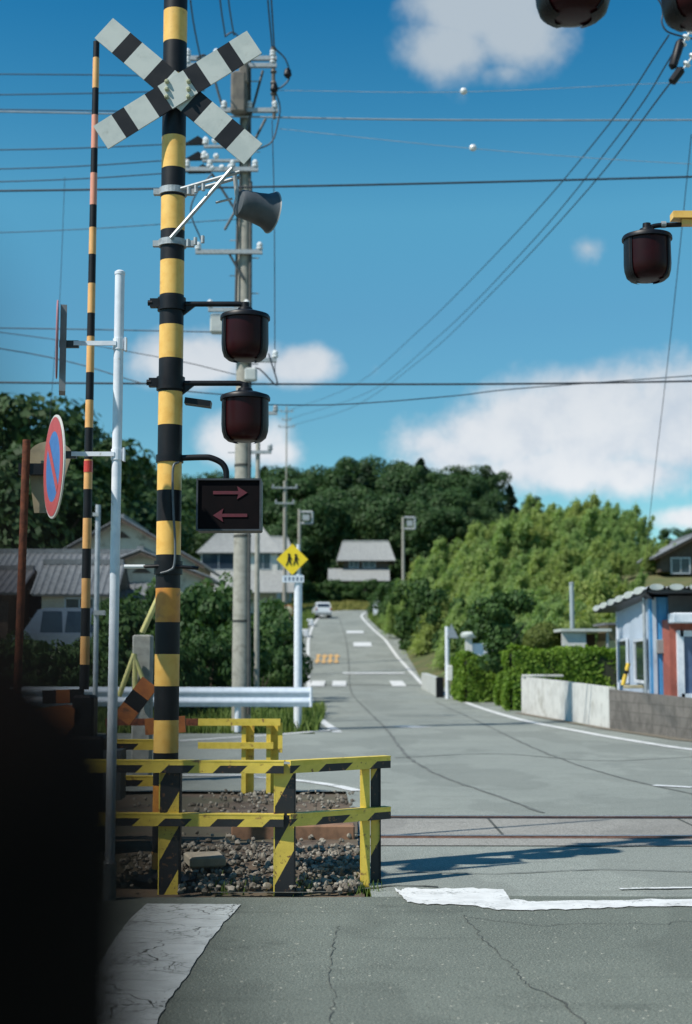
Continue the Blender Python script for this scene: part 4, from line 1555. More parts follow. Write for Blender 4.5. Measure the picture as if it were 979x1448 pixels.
def cable(label, pts, r=0.014, m='cable', beads=()):
    """pts: (x, y, distance) points that the cable passes"""
    P3 = [px(*p) for p in pts]
    path = curve(P3, 10) if len(P3) > 2 else P3
    b = MB()
    b.tube(path, r, 6)
    base = P3[0]
    o = b.build('overhead_cable', M[m], base=base, smooth=True)
    tag(o, label, 'cable', 'overhead cables')
    for x, y, dd in beads:
        bb = MB()
        c = px(x, y, dd)
        bb.lathe(c - Vector((0, 0, 0.07)), [(0.02, 0), (0.065, 0.025), (0.08, 0.07), (0.065, 0.115), (0.02, 0.14)], 14)
        bb.build('marker_ball', M['porcelain'], o, smooth=True)
    return o


D = 30
cable('topmost cable running left from the tall pole', [(-620, 104, 31), (0, 105, D), (290, 108, D)], 0.012)
cable('second cable from the top left of the crossbuck', [(-620, 138, 31), (0, 134, D), (290, 128, D)], 0.012)
cable('dark cable just above the pale one, passing the crossbuck foot', [(-620, 152, 31), (0, 155, D), (300, 160, D)], 0.012)
cable('pale grey twisted cable crossing the whole sky at crossbuck height', [(-620, 150, 31), (0, 158, D), (340, 165, D), (700, 170, D), (1430, 168, 31)], 0.018, 'cable_pale')
cable('thin cable ending at the upper dark shroud', [(-620, 216, 31), (0, 212, D), (268, 203, D)], 0.012)
cable('thin cable ending at the middle dark shroud', [(-620, 246, 31), (0, 239, D), (268, 225, D)], 0.012)
cable('thin cable ending at the lowest dark shroud', [(-620, 266, 31), (0, 257, D), (272, 243, D)], 0.012)
cable('strong dark cable spanning the sky across the loudspeaker', [(-620, 276, 29), (0, 270, 28.8), (490, 262, 28.8), (979, 250, 28.8), (1480, 236, 29)], 0.021)
cable('faint cable under the loudspeaker at the left', [(-620, 340, 31), (0, 329, 32), (340, 310, 30)], 0.009)
cable('cable crossing behind the white post at the height of its upper bracket', [(-620, 458, 31), (0, 464, 32), (330, 470, 30.3)], 0.013)
cable('sagging cable that slants down behind the white post', [(-620, 420, 31), (0, 493, 32), (215, 545, 30.5), (335, 560, 30.3)], 0.013)
cable('faint slanting cable above the sagging one at the left', [(-620, 400, 31), (0, 470, 32), (225, 505, 30.5), (335, 530, 30.3)], 0.010)
cable('twisted cable spanning the picture below the upper lamp', [(-620, 536, 31), (0, 541, D), (340, 543, D), (700, 543, D), (979, 539, D), (1430, 530, 31)], 0.022)
cable('lower sagging cable running right from the lamps to the big cloud', [(345, 572, 30), (480, 572, 30.3), (640, 560, 30.6), (790, 545, 31), (1430, 500, 31)], 0.012)
cable('steepest of the three cables falling from the top right insulators', [(946, 50, 22), (850, 190, 30), (720, 340, 44), (590, 470, 72), (500, 545, 105), (405, 582, 130)], 0.014)
cable('middle one of the three cables falling from the top right insulators', [(958, 66, 22), (880, 185, 29), (745, 350, 44), (620, 476, 72), (520, 555, 105), (405, 594, 130)], 0.014)
cable('lowest of the three cables falling from the top right insulators', [(952, 112, 22), (830, 270, 33), (700, 410, 52), (600, 505, 82), (500, 575, 110), (405, 604, 130)], 0.014)
cable('hair thin wire with a white ball passing below the top cloud', [(395, 128, 30), (656, 130, 29), (979, 116, 28.5), (1430, 100, 31)], 0.006, 'cable_pale', [(656, 129, 28.95)])
cable('hair thin wire with a white ball above the strong dark cable', [(395, 182, 30), (668, 210, 29), (979, 232, 28.5), (1430, 250, 31)], 0.006, 'cable_pale', [(669, 209, 28.95)])
cable('thin guy wire hanging down at the right edge to the big cloud', [(978, 190, 26), (948, 480, 30), (918, 740, 40), (915, 800, 60)], 0.008)
cable('vertical thin wire right of the tall pole', [(385, 170, 30), (388, 300, 30.1), (389, 530, 30.2)], 0.011)
cable('leftmost cable rising out of the top behind the banded post', [(284, 84, 30), (272, 20, 27), (262, -80, 22)], 0.016)
cable('left cable of the pair rising out of the top near the crossbuck', [(319, 52, 30), (312, 5, 27), (304, -80, 22)], 0.016)
cable('right cable of the pair rising out of the top near the crossbuck', [(331, 50, 30), (324, 5, 27), (316, -80, 22)], 0.016)
cable('left cable of the pair rising from the crossarm tip', [(385, 66, 30), (379, 0, 27), (374, -80, 22)], 0.016)
cable('right cable of the pair rising from the crossarm tip', [(388, 66, 30), (384, 0, 27), (380, -80, 22)], 0.016)
cable('thin aerial wire above the no parking sign', [(70, 600, 30), (78, 500, 30), (84, 440, 30), (92, 250, 30)], 0.006)

# strain insulators in the top right corner
def strain():
    d = 21.5
    for lab, pts, blk in (('upper string of white insulators with dark sleeve in the top right corner', [(990, 20), (975, 45), (962, 68)], ((964, 55), (950, 98))),
                          ('lower string of white insulators with dark sleeve by the right edge', [(1010, 40), (985, 75), (966, 98)], ((965, 96), (949, 118)))):
        A, B_ = px(*pts[0], d), px(*pts[2], d)
        o = thing('strain_insulator', lab, 'insulator', B_, 'strain insulators')
        b = MB()
        b.tube([A, B_], 0.015, 6)
        for k in range(5):
            c = A + (B_ - A) * (0.12 + 0.19 * k)
            b.lathe(c, [(0.02, -0.03), (0.06, -0.015), (0.065, 0.015), (0.02, 0.03)], 12, axis=(A - B_))
        b.build('discs', M['porcelain'], o, smooth=True)
        b = MB()
        p, q_ = px(*blk[0], d), px(*blk[1], d)
        b.tube([p, p + (q_ - p) * 0.15, q_ - (q_ - p) * 0.1, q_], [0.03, 0.075, 0.07, 0.02], 10)
        b.build('sleeve', M['iron'], o, smooth=True)
    b = MB()
    b.tube(curve([px(x, y, d) for x, y in ((925, -10), (938, 12), (936, 30), (941, 42), (952, 48), (980, 55))], 6), 0.014, 6)
    tag(b.build('jumper_loop', M['cable'], base=px(938, 20, d), smooth=True), 'short looping jumper wire in the top right corner', 'cable')


strain()


# ------------------------------------------------------------------ vegetation
def leaves_mesh(name, pos, nrm, size, asp, m, rnd, up=None):
    """pos, nrm: (n,3); one small quad leaf spray each"""
    n = len(pos)
    nrm = nrm / np.linalg.norm(nrm, axis=1)[:, None]
    if up is None:
        t = rnd.normal(size=(n, 3))
    else:
        t = up
    a = np.cross(nrm, t)
    a /= np.linalg.norm(a, axis=1)[:, None] + 1e-9
    b = np.cross(nrm, a)
    s = size * rnd.uniform(0.6, 1.35, (n, 1))
    a = a * s / 2
    b = b * s * asp / 2
    V = np.empty((n, 4, 3))
    V[:, 0] = pos - b
    V[:, 1] = pos + a * 0.9 - b * 0.1
    V[:, 2] = pos + b
    V[:, 3] = pos - a * 0.9 + b * 0.1
    me = bpy.data.meshes.new(name)
    me.vertices.add(4 * n)
    me.vertices.foreach_set('co', V.reshape(-1).astype(np.float32))
    me.loops.add(4 * n)
    me.loops.foreach_set('vertex_index', np.arange(4 * n, dtype=np.int32))
    me.polygons.add(n)
    me.polygons.foreach_set('loop_start', np.arange(0, 4 * n, 4, dtype=np.int32))
    me.polygons.foreach_set('loop_total', np.full(n, 4, dtype=np.int32))
    me.materials.append(m)
    me.update()
    me.validate()
    return me


L_FOREST = leaf_mat('leaf_forest', (0.022, 0.052, 0.020), (0.060, 0.120, 0.036), 0.22, (0.05, 0.095, 0.028))
L_CONIF = leaf_mat('leaf_conifer', (0.014, 0.034, 0.018), (0.034, 0.066, 0.028), 0.15)
L_BAMBOO = leaf_mat('leaf_bamboo', (0.14, 0.24, 0.075), (0.40, 0.52, 0.20), 0.5, (0.38, 0.45, 0.14))
L_BUSH = leaf_mat('leaf_bush', (0.028, 0.070, 0.020), (0.075, 0.14, 0.035), 0.28)
L_HEDGE = leaf_mat('leaf_hedge', (0.07, 0.155, 0.02), (0.26, 0.38, 0.05), 0.35)
L_TOPI = leaf_mat('leaf_topiary', (0.07, 0.10, 0.02), (0.17, 0.20, 0.04), 0.2)
L_GRASS = leaf_mat('leaf_grass', (0.085, 0.14, 0.03), (0.20, 0.26, 0.065), 0.3)
L_DRY = leaf_mat('leaf_dry_grass', (0.17, 0.19, 0.05), (0.34, 0.31, 0.10), 0.3)
BARK = mat('bark', (0.09, 0.07, 0.05), (0.055, 0.042, 0.03), 0.9, 9, bump=0.4)


def shell_points(rnd, c, r, n, inner=0.55):
    d = rnd.normal(size=(n, 3))
    d /= np.linalg.norm(d, axis=1)[:, None]
    rr = rnd.uniform(inner, 1.05, (n, 1)) ** 0.6
    return np.array(c) + d * rr * np.array(r), d + rnd.normal(scale=0.45, size=(n, 3))


def make_crown(name, seed, H, W, nb, nl, size, m, low=0.25):
    """lumpy crown of nb boughs with gaps between, unit coordinates in metres"""
    rnd = np.random.RandomState(seed)
    ps, ns = [], []
    for k in range(nb):
        t = rnd.uniform(0, 1)
        z = H * (low + (0.93 - low) * t)
        prof = math.sin(math.pi * min(1, 0.18 + 0.82 * (1 - t) ** 0.75)) if t > 0.5 else 0.75 + 0.5 * t
        rad = W * 0.5 * rnd.uniform(0.35, 0.95) * max(0.2, prof)
        a = rnd.uniform(0, 2 * math.pi)
        br = W * rnd.uniform(0.11, 0.22)
        c = (rad * math.cos(a), rad * math.sin(a), z)
        p, n = shell_points(rnd, c, (br, br, br * rnd.uniform(0.6, 0.85)), nl // nb)
        n[:, 2] += 0.3
        ps.append(p); ns.append(n)
    return leaves_mesh(name, np.vstack(ps), np.vstack(ns), size, 1.3, m, rnd)


def make_trunk(seed, H, r, forks=4):
    rnd = random.Random(seed)
    b = MB()
    pts = [(rnd.uniform(-.1, .1) * k * 0.3, rnd.uniform(-.1, .1) * k * 0.3, H * 0.62 * k / 5) for k in range(6)]
    b.tube(pts, [r * (1 - 0.11 * k) for k in range(6)], 8)
    for f in range(forks):
        a = rnd.uniform(0, 6.28)
        z0 = H * rnd.uniform(0.3, 0.55)
        L_ = H * rnd.uniform(0.18, 0.3)
        p0 = Vector((0, 0, z0))
        b.tube([p0, p0 + Vector((math.cos(a) * L_ * 0.5, math.sin(a) * L_ * 0.5, L_ * 0.5)), p0 + Vector((math.cos(a) * L_ * 0.9, math.sin(a) * L_ * 0.9, L_))], [r * 0.5, r * 0.35, r * 0.15], 6)
    return b


PROTO = {}


def tree_proto(key, name, H, crown_me, trunk_b):
    e = bpy.data.objects.new(name, None)
    c = bpy.data.objects.new('crown', crown_me)
    c.parent = e
    t = trunk_b.build('trunk', BARK, None, smooth=True)
    COL.objects.unlink(t)
    t.parent = e
    PROTO[key] = (e, c, t, H)


for i in range(4):
    tree_proto('broad%d' % i, 'broadleaf_tree', 10, make_crown('crown', 10 + i, 10, 8.5, 40, 13000, 0.27, L_FOREST, 0.18), make_trunk(i, 10, 0.28))


def conifer(seed):
    rnd = np.random.RandomState(seed)
    ps, ns = [], []
    for k in range(60):
        t = (k + rnd.uniform(0, 1)) / 60
        z = 10 * (0.12 + 0.86 * t)
        rad = 2.3 * (1 - t) ** 0.8 + 0.15
        a = rnd.uniform(0, 6.28)
        c = (rad * 0.55 * math.cos(a), rad * 0.55 * math.sin(a), z)
        p, n = shell_points(rnd, c, (rad * 0.55, rad * 0.55, 0.4), 85)
        ps.append(p); ns.append(n)
    return leaves_mesh('crown', np.vstack(ps), np.vstack(ns), 0.36, 1.5, L_CONIF, rnd)


for i in range(2):
    tree_proto('conif%d' % i, 'conifer_tree', 10, conifer(40 + i), make_trunk(20 + i, 12, 0.2, 0))


def bamboo(seed):
    rnd = np.random.RandomState(seed)
    b = MB()
    ps, ns, ups = [], [], []
    for k in range(9):
        a = rnd.normal(0, 0.7)
        bx, by = rnd.normal(scale=0.9, size=2)
        H = rnd.uniform(4.8, 10.6)
        lean = rnd.uniform(0.8, 2.3)
        pts = []
        for j in range(9):
            t = j / 8
            o = lean * t ** 2.6
            pts.append(Vector((bx + o * math.cos(a), by + o * math.sin(a), H * (t - 0.09 * t ** 4))))
        b.tube(pts, [0.05 * (1 - 0.85 * j / 8) for j in range(9)], 6)
        for j in range(2, 9):
            c = pts[j]
            t = j / 8
            spread = 0.78 * (1.1 - 0.8 * t) + 0.10
            n = int(150)
            off = rnd.normal(size=(n, 3)) * np.array([spread, spread, 0.42]) * 0.6
            off[:, 2] -= 0.25 * np.abs(off[:, 0]) + 0.25 * np.abs(off[:, 1])
            ps.append(np.array(c) + off)
            dr = off.copy(); dr[:, 2] = -0.5 * np.linalg.norm(off[:, :2], axis=1) - 0.25
            ups.append(dr + rnd.normal(scale=0.2, size=(n, 3)))
            ns.append(rnd.normal(size=(n, 3)) + np.array([0, 0, 0.6]))
    ps, ns, ups = np.vstack(ps), np.vstack(ns), np.vstack(ups)
    # blades hang along 'ups': make it the long axis
    a_ = np.cross(ns, ups)
    me = leaves_mesh('crown', ps, np.cross(a_, ups), 0.125, 4.6, L_BAMBOO, rnd, up=ups / (np.linalg.norm(ups, axis=1)[:, None]))
    return b, me


CULM = mat('bamboo_culm', (0.20, 0.24, 0.09), (0.14, 0.18, 0.06), 0.5, 4)
for i in range(4):
    b_, me = bamboo(60 + i)
    e = bpy.data.objects.new('bamboo', None)
    c = bpy.data.objects.new('foliage', me); c.parent = e
    t = b_.build('culms', CULM, None, smooth=True)
    COL.objects.unlink(t); t.parent = e
    PROTO['bamboo%d' % i] = (e, c, t, 9.6)

for i in range(3):
    tree_proto('bush%d' % i, 'shrub', 3, make_crown('crown', 80 + i, 3, 3.6, 22, 4200, 0.17, L_BUSH, 0.08), make_trunk(30 + i, 3, 0.07))


def plant(key, X, Y, top_z=None, label='', cat='tree', group=None, H=None, wide=1.0, seed=0, z0=None, name=None):
    e, c, t, h0 = PROTO[key]
    g = (G(X, Y) if z0 is None else z0) - 0.08
    hh = H if H else max(2.0, top_z - g)
    o = e.copy(); COL.objects.link(o)
    if name: o.name = name
    o.location = (X, Y, g)
    rr = random.Random(seed * 7919 + int(X * 13) + int(Y * 7))
    o.rotation_euler = (0, 0, rr.uniform(0, 6.28) if not key.startswith('bamboo') else rr.uniform(-0.6, 0.6))
    k = hh / h0
    o.scale = (k * wide, k * wide, k)
    for q_ in (c, t):
        d_ = q_.copy(); COL.objects.link(d_); d_.parent = o
    tag(o, label, cat, group)
    return o


# wooded hill: rows from front to back
OUT = [(0, 560), (60, 590), (130, 640), (175, 655), (230, 650), (300, 668), (360, 660), (400, 660), (450, 650), (500, 638), (540, 636), (600, 647), (650, 656), (700, 674), (740, 696), (770, 716), (800, 720), (860, 745), (979, 742), (1100, 735)]
rnd = random.Random(11)
cnt = 0
for Y, off, x0, x1, st in ((199, 88, 150, 470, 34), (199, 70, 590, 790, 34), (207, 46, 150, 800, 33), (217, 20, 150, 810, 32), (229, 3, 150, 1010, 32)):
    x = x0 + rnd.uniform(0, 15)
    while x < x1:
        yt = float(np.interp(x, [p[0] for p in OUT], [p[1] for p in OUT])) + off + rnd.uniform(-9, 14)
        yy = Y + rnd.uniform(-3, 3)
        p = px(x, yt, yy)
        key = 'broad%d' % rnd.randrange(4) if rnd.random() < 0.9 else 'conif%d' % rnd.randrange(2)
        plant(key, p.x, yy, p.z, 'dark green tree of the wooded hill behind the houses', 'tree', 'trees of the wooded hill', wide=rnd.uniform(0.85, 1.15) if key[0] == 'b' else 1.2, seed=cnt)
        cnt += 1
        x += st + rnd.uniform(-6, 6)
# behind the two-tier house, lower
for x, yt, Y in ((455, 705, 197), (480, 712, 198), (510, 700, 199), (545, 706, 199), (570, 700, 199)):
    p = px(x, yt, Y)
    plant('broad%d' % (x % 4), p.x, Y, p.z, 'dark green tree of the wooded hill behind the houses', 'tree', 'trees of the wooded hill', wide=0.9, seed=x)
# nearer trees on the left, behind the tiled houses
for x, yt, Y, k in ((-40, 545, 86, 'broad0'), (18, 560, 84, 'broad1'), (62, 598, 92, 'broad2'), (105, 628, 96, 'broad3'), (-15, 640, 78, 'broad2'), (45, 660, 80, 'broad3'),
                    (140, 640, 104, 'conif0'), (165, 668, 106, 'broad0'), (205, 650, 112, 'conif1'),
                    (120, 690, 92, 'broad0'), (80, 700, 90, 'broad1'), (195, 715, 98, 'broad3')):
    p = px(x, yt, Y)
    plant(k, p.x, Y, p.z, 'dark tree standing close behind the tiled houses on the left', 'tree', 'trees behind the left houses', wide=1.0, seed=x + 50)

# bamboo grove on the right bank
BO = [(540, 812), (570, 792), (600, 768), (640, 748), (680, 732), (720, 718), (760, 712), (800, 694), (850, 700), (880, 712), (910, 734), (935, 772), (960, 830)]
cnt = 0
for Y, off, x0, x1, st in ((124, -2, 556, 930, 24), (112, 20, 562, 940, 24), (101, 45, 588, 950, 26), (91, 72, 606, 960, 28), (82, 100, 640, 930, 30), (74, 122, 680, 930, 30), (68, 146, 740, 900, 30)):
    x = x0
    while x < x1:
        yt = float(np.interp(x, [p[0] for p in BO], [p[1] for p in BO])) + off + rnd.uniform(-12, 26)
        yy = Y + rnd.uniform(-3, 3)
        p = px(x, yt, yy)
        plant('bamboo%d' % rnd.randrange(4), p.x, yy, p.z, 'pale green feathery bamboo clump of the grove right of the road', 'bamboo', 'bamboo grove', wide=rnd.uniform(0.8, 1.15) * 0.95 / max(0.6, min(1.0, (p.z - G(p.x, yy)) / 9.6)) ** 0.5, seed=cnt)
        cnt += 1
        x += st + rnd.uniform(-6, 6)
# broad-leaved shrubs at the foot of the bamboo
for i, (x, yt, Y, w) in enumerate(((550, 822, 136, 0.9), (567, 826, 122, 0.9), (592, 820, 100, 0.85), (612, 832, 94, 0.85), (640, 852, 90, 0.8), (664, 848, 84, 0.9), (690, 850, 76, 0.9), (716, 862, 72, 1.0), (536, 838, 146, 1.1))):
    p = px(x, yt, Y)
    plant('bush%d' % (i % 3), p.x, Y, p.z, 'dark green rounded shrub at the foot of the bamboo grove', 'shrub', 'shrubs under the bamboo', wide=w * 0.8, seed=i)
# bushes left, behind the guard rail
for i, (x, yt, Y, w) in enumerate(((35, 902, 44, 1.2), (85, 908, 42, 1.2), (150, 888, 44, 1.1), (185, 845, 42, 1.0), (220, 850, 40, 1.0), (262, 822, 40, 0.95), (290, 826, 39, 0.9), (312, 850, 41, 0.9), (255, 880, 37, 0.9), (300, 895, 36, 0.9), (345, 860, 50, 1.0), (378, 850, 56, 1.0), (392, 875, 52, 0.9), (396, 905, 46, 0.8), (372, 915, 44, 0.8), (128, 930, 36, 1.0), (180, 925, 35, 1.0), (60, 930, 36, 1.0), (10, 910, 38, 1.1), (230, 930, 35, 0.9))):
    p = px(x, yt, Y)
    o = plant('bush%d' % (i % 3), p.x, Y, p.z, 'leafy green shrub growing behind the white guard rail', 'shrub', 'shrubs behind the guard rail', wide=w * 0.75, seed=i + 30)
# hedge row below the two-tier house
for i in range(8):
    x = 432 + i * 19
    p = px(x, 824 - (i % 3) * 2, 178)
    plant('bush%d' % (i % 3), p.x, 178, p.z, 'low dark bush of the row below the house on the hill', 'shrub', 'bush row below the hill house', wide=1.0, seed=i + 90, z0=G(p.x, 178) - 0.4)


def hedge(label, x0, x1, y0, y1, z0, z1, n, seed, m=None, base=None):
    rnd = np.random.RandomState(seed)
    t = thing('hedge', label, 'hedge', ((x0 + x1) / 2, (y0 + y1) / 2, z0), 'clipped hedges')
    b = MB()
    b.box(((x0 + x1) / 2, (y0 + y1) / 2, (z0 + z1) / 2), (x1 - x0 - 0.16, y1 - y0 - 0.16, z1 - z0 - 0.1))
    b.build('twigs', mat('twigs_dark', (0.02, 0.035, 0.012), (0.03, 0.03, 0.02), 0.9, 9), t)
    dims = np.array([x1 - x0, y1 - y0, z1 - z0])
    areas = np.array([dims[1] * dims[2], dims[1] * dims[2], dims[0] * dims[2], dims[0] * dims[2], dims[0] * dims[1]])
    pick = rnd.choice(5, n, p=areas / areas.sum())
    u = rnd.uniform(0, 1, (n, 3))
    pos = u * dims
    nr = np.zeros((n, 3))
    for f, (ax, val, s_) in enumerate(((0, 0, -1), (0, 1, 1), (1, 0, -1), (1, 1, 1), (2, 1, 1))):
        k = pick == f
        pos[k, ax] = val * dims[ax] + rnd.normal(scale=0.035, size=k.sum())
        nr[k, ax] = s_
    wob = 0.09 * np.sin(pos[:, 0] * 3.3 + seed) + 0.06 * np.sin(pos[:, 1] * 5 + pos[:, 0] * 2) + 0.06 * np.sin(pos[:, 2] * 5 + pos[:, 0] * 4) + rnd.normal(scale=0.02, size=n)
    pos += nr * wob[:, None]
    pos += np.array([x0, y0, z0]) - np.array(t.location)
    nr += rnd.normal(scale=0.55, size=(n, 3))
    me = leaves_mesh('foliage', pos, nr, 0.085, 1.4, m or L_HEDGE, rnd)
    o = bpy.data.objects.new('foliage', me)
    COL.objects.link(o)
    o.parent = t


# right hedges (left faces are turned to the sun)
hedge('bright green clipped hedge behind the pale concrete wall', 4.95, 9.3, 42.6, 44.0, 0, 1.75, 26000, 1)
hedge('smaller clipped hedge left of the tree, by the white signpost', 4.30, 5.75, 51.0, 56.0, 0, 1.60, 20000, 2)
hedge('low dark hedge piece between the two clipped hedges', 5.1, 6.0, 47.0, 48.0, 0, 1.05, 7000, 3)


def round_tree():
    p = px(708, 835, 50)
    key = 'garden'
    tree_proto(key, 'garden_tree', 5, make_crown('crown', 130, 5, 3.4, 20, 5200, 0.16, L_BUSH, 0.34), make_trunk(55, 5, 0.12))
    plant(key, p.x, 50, p.z, 'small dark garden tree rising between the clipped hedges', 'tree', seed=3)
    # cloud-pruned ball shrub
    t = thing('topiary', 'olive green ball-clipped shrub behind the long hedge', 'shrub', (px(768, 900, 48).x, 48, 0))
    rnd = np.random.RandomState(9)
    ps, ns = [], []
    for (x, y, r, n) in ((768, 903, 0.62, 4200), (757, 908, 0.42, 1600), (783, 909, 0.40, 1600), (765, 922, 0.36, 1400), (772, 893, 0.42, 1600)):
        c = px(x, y, 48)
        p, nn = shell_points(rnd, c, (r, r, r * 0.72), n, 0.85)
        ps.append(p); ns.append(nn)
    ps = np.vstack(ps) - np.array(t.location)
    o = bpy.data.objects.new('foliage', leaves_mesh('foliage', ps, np.vstack(ns), 0.09, 1.3, L_TOPI, rnd))
    COL.objects.link(o); o.parent = t
    b = MB()
    b.tube([t.location, t.location + Vector((0.05, 0, 1.6))], [0.08, 0.05], 8)
    for a in (0.4, -0.35):
        b.tube([t.location + Vector((0, 0, 0.7)), t.location + Vector((a, 0, 1.6))], [0.05, 0.03], 6)
    b.build('stem', BARK, t)


round_tree()


def grass(label, region, n, h, w, m, seed, clump=0.0):
    """region(rnd, n) -> x, y arrays"""
    rnd = np.random.RandomState(seed)
    x, y = region(rnd, n)
    z = np.array([G(a, b_) for a, b_ in zip(x, y)]) - 0.05 - np.where((y < 60) & (y > 16), 0.08, 0.0)
    hh = h * rnd.uniform(0.35, 1.2, n) * (0.6 + 0.6 * (np.sin(x * 1.7 + y * 0.9) * 0.5 + 0.5))
    pos = np.stack([x, y, z + hh * 0.45], 1)
    up = np.stack([rnd.normal(scale=0.25, size=n), rnd.normal(scale=0.25, size=n), np.ones(n)], 1)
    nr = np.stack([rnd.normal(size=n), rnd.normal(size=n), rnd.normal(scale=0.2, size=n)], 1)
    a = np.cross(nr, up); a /= np.linalg.norm(a, axis=1)[:, None]
    upn = up / np.linalg.norm(up, axis=1)[:, None]
    V = np.empty((n, 4, 3))
    V[:, 0] = pos - upn * hh[:, None] / 2 - a * w / 2
    V[:, 1] = pos - upn * hh[:, None] / 2 + a * w / 2
    V[:, 2] = pos + upn * hh[:, None] / 2 + a * w * 0.15
    V[:, 3] = pos + upn * hh[:, None] / 2 - a * w * 0.15
    me = bpy.data.meshes.new('grass')
    me.vertices.add(4 * n); me.vertices.foreach_set('co', V.reshape(-1).astype(np.float32))
    me.loops.add(4 * n); me.loops.foreach_set('vertex_index', np.arange(4 * n, dtype=np.int32))
    me.polygons.add(n)
    me.polygons.foreach_set('loop_start', np.arange(0, 4 * n, 4, dtype=np.int32))
    me.polygons.foreach_set('loop_total', np.full(n, 4, dtype=np.int32))
    me.materials.append(m); me.update(); me.validate()
    o = bpy.data.objects.new('grass', me)
    COL.objects.link(o)
    stuff(o, label, 'grass')


def reg_rect(x0, x1, y0, y1):
    return lambda r, n: (r.uniform(x0, x1, n), r.uniform(y0, y1, n))


def reg_left(y0, y1, w):
    def f(r, n):
        y = r.uniform(y0, y1, n)
        l = np.interp(y, [t[0] for t in LX], [t[1] for t in LX]) - 0.5
        return l - r.uniform(0, 1, n) ** 1.3 * w, y
    return f


def reg_right(y0, y1, w, off=0.8):
    def f(r, n):
        y = r.uniform(y0, y1, n)
        l = np.interp(y, [t[0] for t in RX], [t[1] for t in RX])
        s_ = np.maximum(0.6, 3.2 - np.maximum(0, y - 84) * 0.07)
        return l + s_ + r.uniform(0, 1, n) * w, y
    return f


grass('green verge grass behind the white guard rail and around the sign post', lambda r, n: (-0.6 - (r.uniform(0, 1, n) ** 1.2) * 14, r.uniform(30.0, 40, n)), 30000, 0.42, 0.05, L_GRASS, 1)
grass('grass strip along the left edge of the hill road', reg_left(40, 150, 5), 26000, 0.6, 0.10, L_GRASS, 2)
grass('grassy bank below the bamboo right of the road', reg_right(66, 160, 7), 26000, 0.55, 0.11, L_GRASS, 3)
grass('dry yellow grass bank where the hill road bends away', lambda r, n: (r.uniform(-9, 6, n), r.uniform(160, 181, n)), 20000, 0.5, 0.16, L_DRY, 4)
grass('weeds along the foot of the concrete walls', lambda r, n: (lambda y: (np.interp(y, [26, 31, 40, 52], [6.5, 5.7, 4.85, 4.5]) - 0.1 + r.uniform(-0.06, 0.1, n), y))(r.uniform(26, 52, n)), 1600, 0.13, 0.03, L_GRASS, 5)
grass('small weeds at the foot of the striped fence', lambda r, n: (r.choice([-0.35, 0.1, -0.75], n) + r.normal(scale=0.08, size=n), 9.2 + np.abs(r.normal(scale=0.16, size=n))), 170, 0.10, 0.012, L_GRASS, 6)


# ------------------------------------------------------------------ houses
def tile_mat(name, c):
    m = bpy.data.materials.new(name)
    m.use_nodes = True
    T = NT(m.node_tree)
    co = T.n('ShaderNodeTexCoord').outputs['Object']
    nz = T.noise(co, 5, 5, 0.6)
    nf = T.noise(co, 22, 3, 0.6)
    col = T.mix(T.ramp(nz, 0.35, 0.65), c, tuple(v * 0.7 for v in c))
    col = T.mix(T.m('MULTIPLY', T.ramp(nf, 0.5, 0.7), 0.4), col, tuple(v * 0.5 for v in c))
    b = T.n('ShaderNodeBsdfPrincipled', None, Base_Color=col, Roughness=0.55)
    T.n('ShaderNodeOutputMaterial', None, Surface=b)
    return m


TILE = tile_mat('roof_tile_grey', (0.20, 0.215, 0.23))
TILE_L = tile_mat('roof_tile_pale', (0.33, 0.335, 0.325))
TILE_D = tile_mat('roof_tile_dark', (0.15, 0.15, 0.16))
WALL_B = mat('wall_beige', (0.56, 0.52, 0.42), (0.50, 0.46, 0.37), 0.85, 3, grime=(0.28, 0.25, 0.19), gs=1.5)
WALL_W = mat('wall_white', (0.60, 0.60, 0.56), (0.52, 0.52, 0.49), 0.85, 3, grime=(0.4, 0.39, 0.35), gs=1.5)
WALL_D = mat('wall_darkwood', (0.10, 0.075, 0.055), (0.07, 0.05, 0.04), 0.85, 5)


def slope(b, p0, p1, p2, p3, rib=0.28, rh=0.045, thick=0.10, mi=0):
    """roof plane p0-p1 (eave), p3-p2 (ridge), with tile ribs running up the slope"""
    p0, p1, p2, p3 = map(Vector, (p0, p1, p2, p3))
    n = (p1 - p0).cross(p3 - p0).normalized()
    if n.z < 0: n = -n
    b.prism([p0, p1, p2, p3], n * -thick, mi)
    L_ = (p1 - p0).length
    k = max(2, int(L_ / rib))
    for i in range(k + 1):
        t = i / k
        a, c = p0 + (p1 - p0) * t, p3 + (p2 - p3) * t
        u = (p1 - p0).normalized() * rib * 0.28
        vs = [a - u + n * 0.002, a + u + n * 0.002, c + u + n * 0.002, c - u + n * 0.002, a + n * rh, c + n * rh]
        b.add(vs, [(0, 3, 5, 4), (1, 4, 5, 2), (0, 4, 1), (3, 2, 5)], mi)


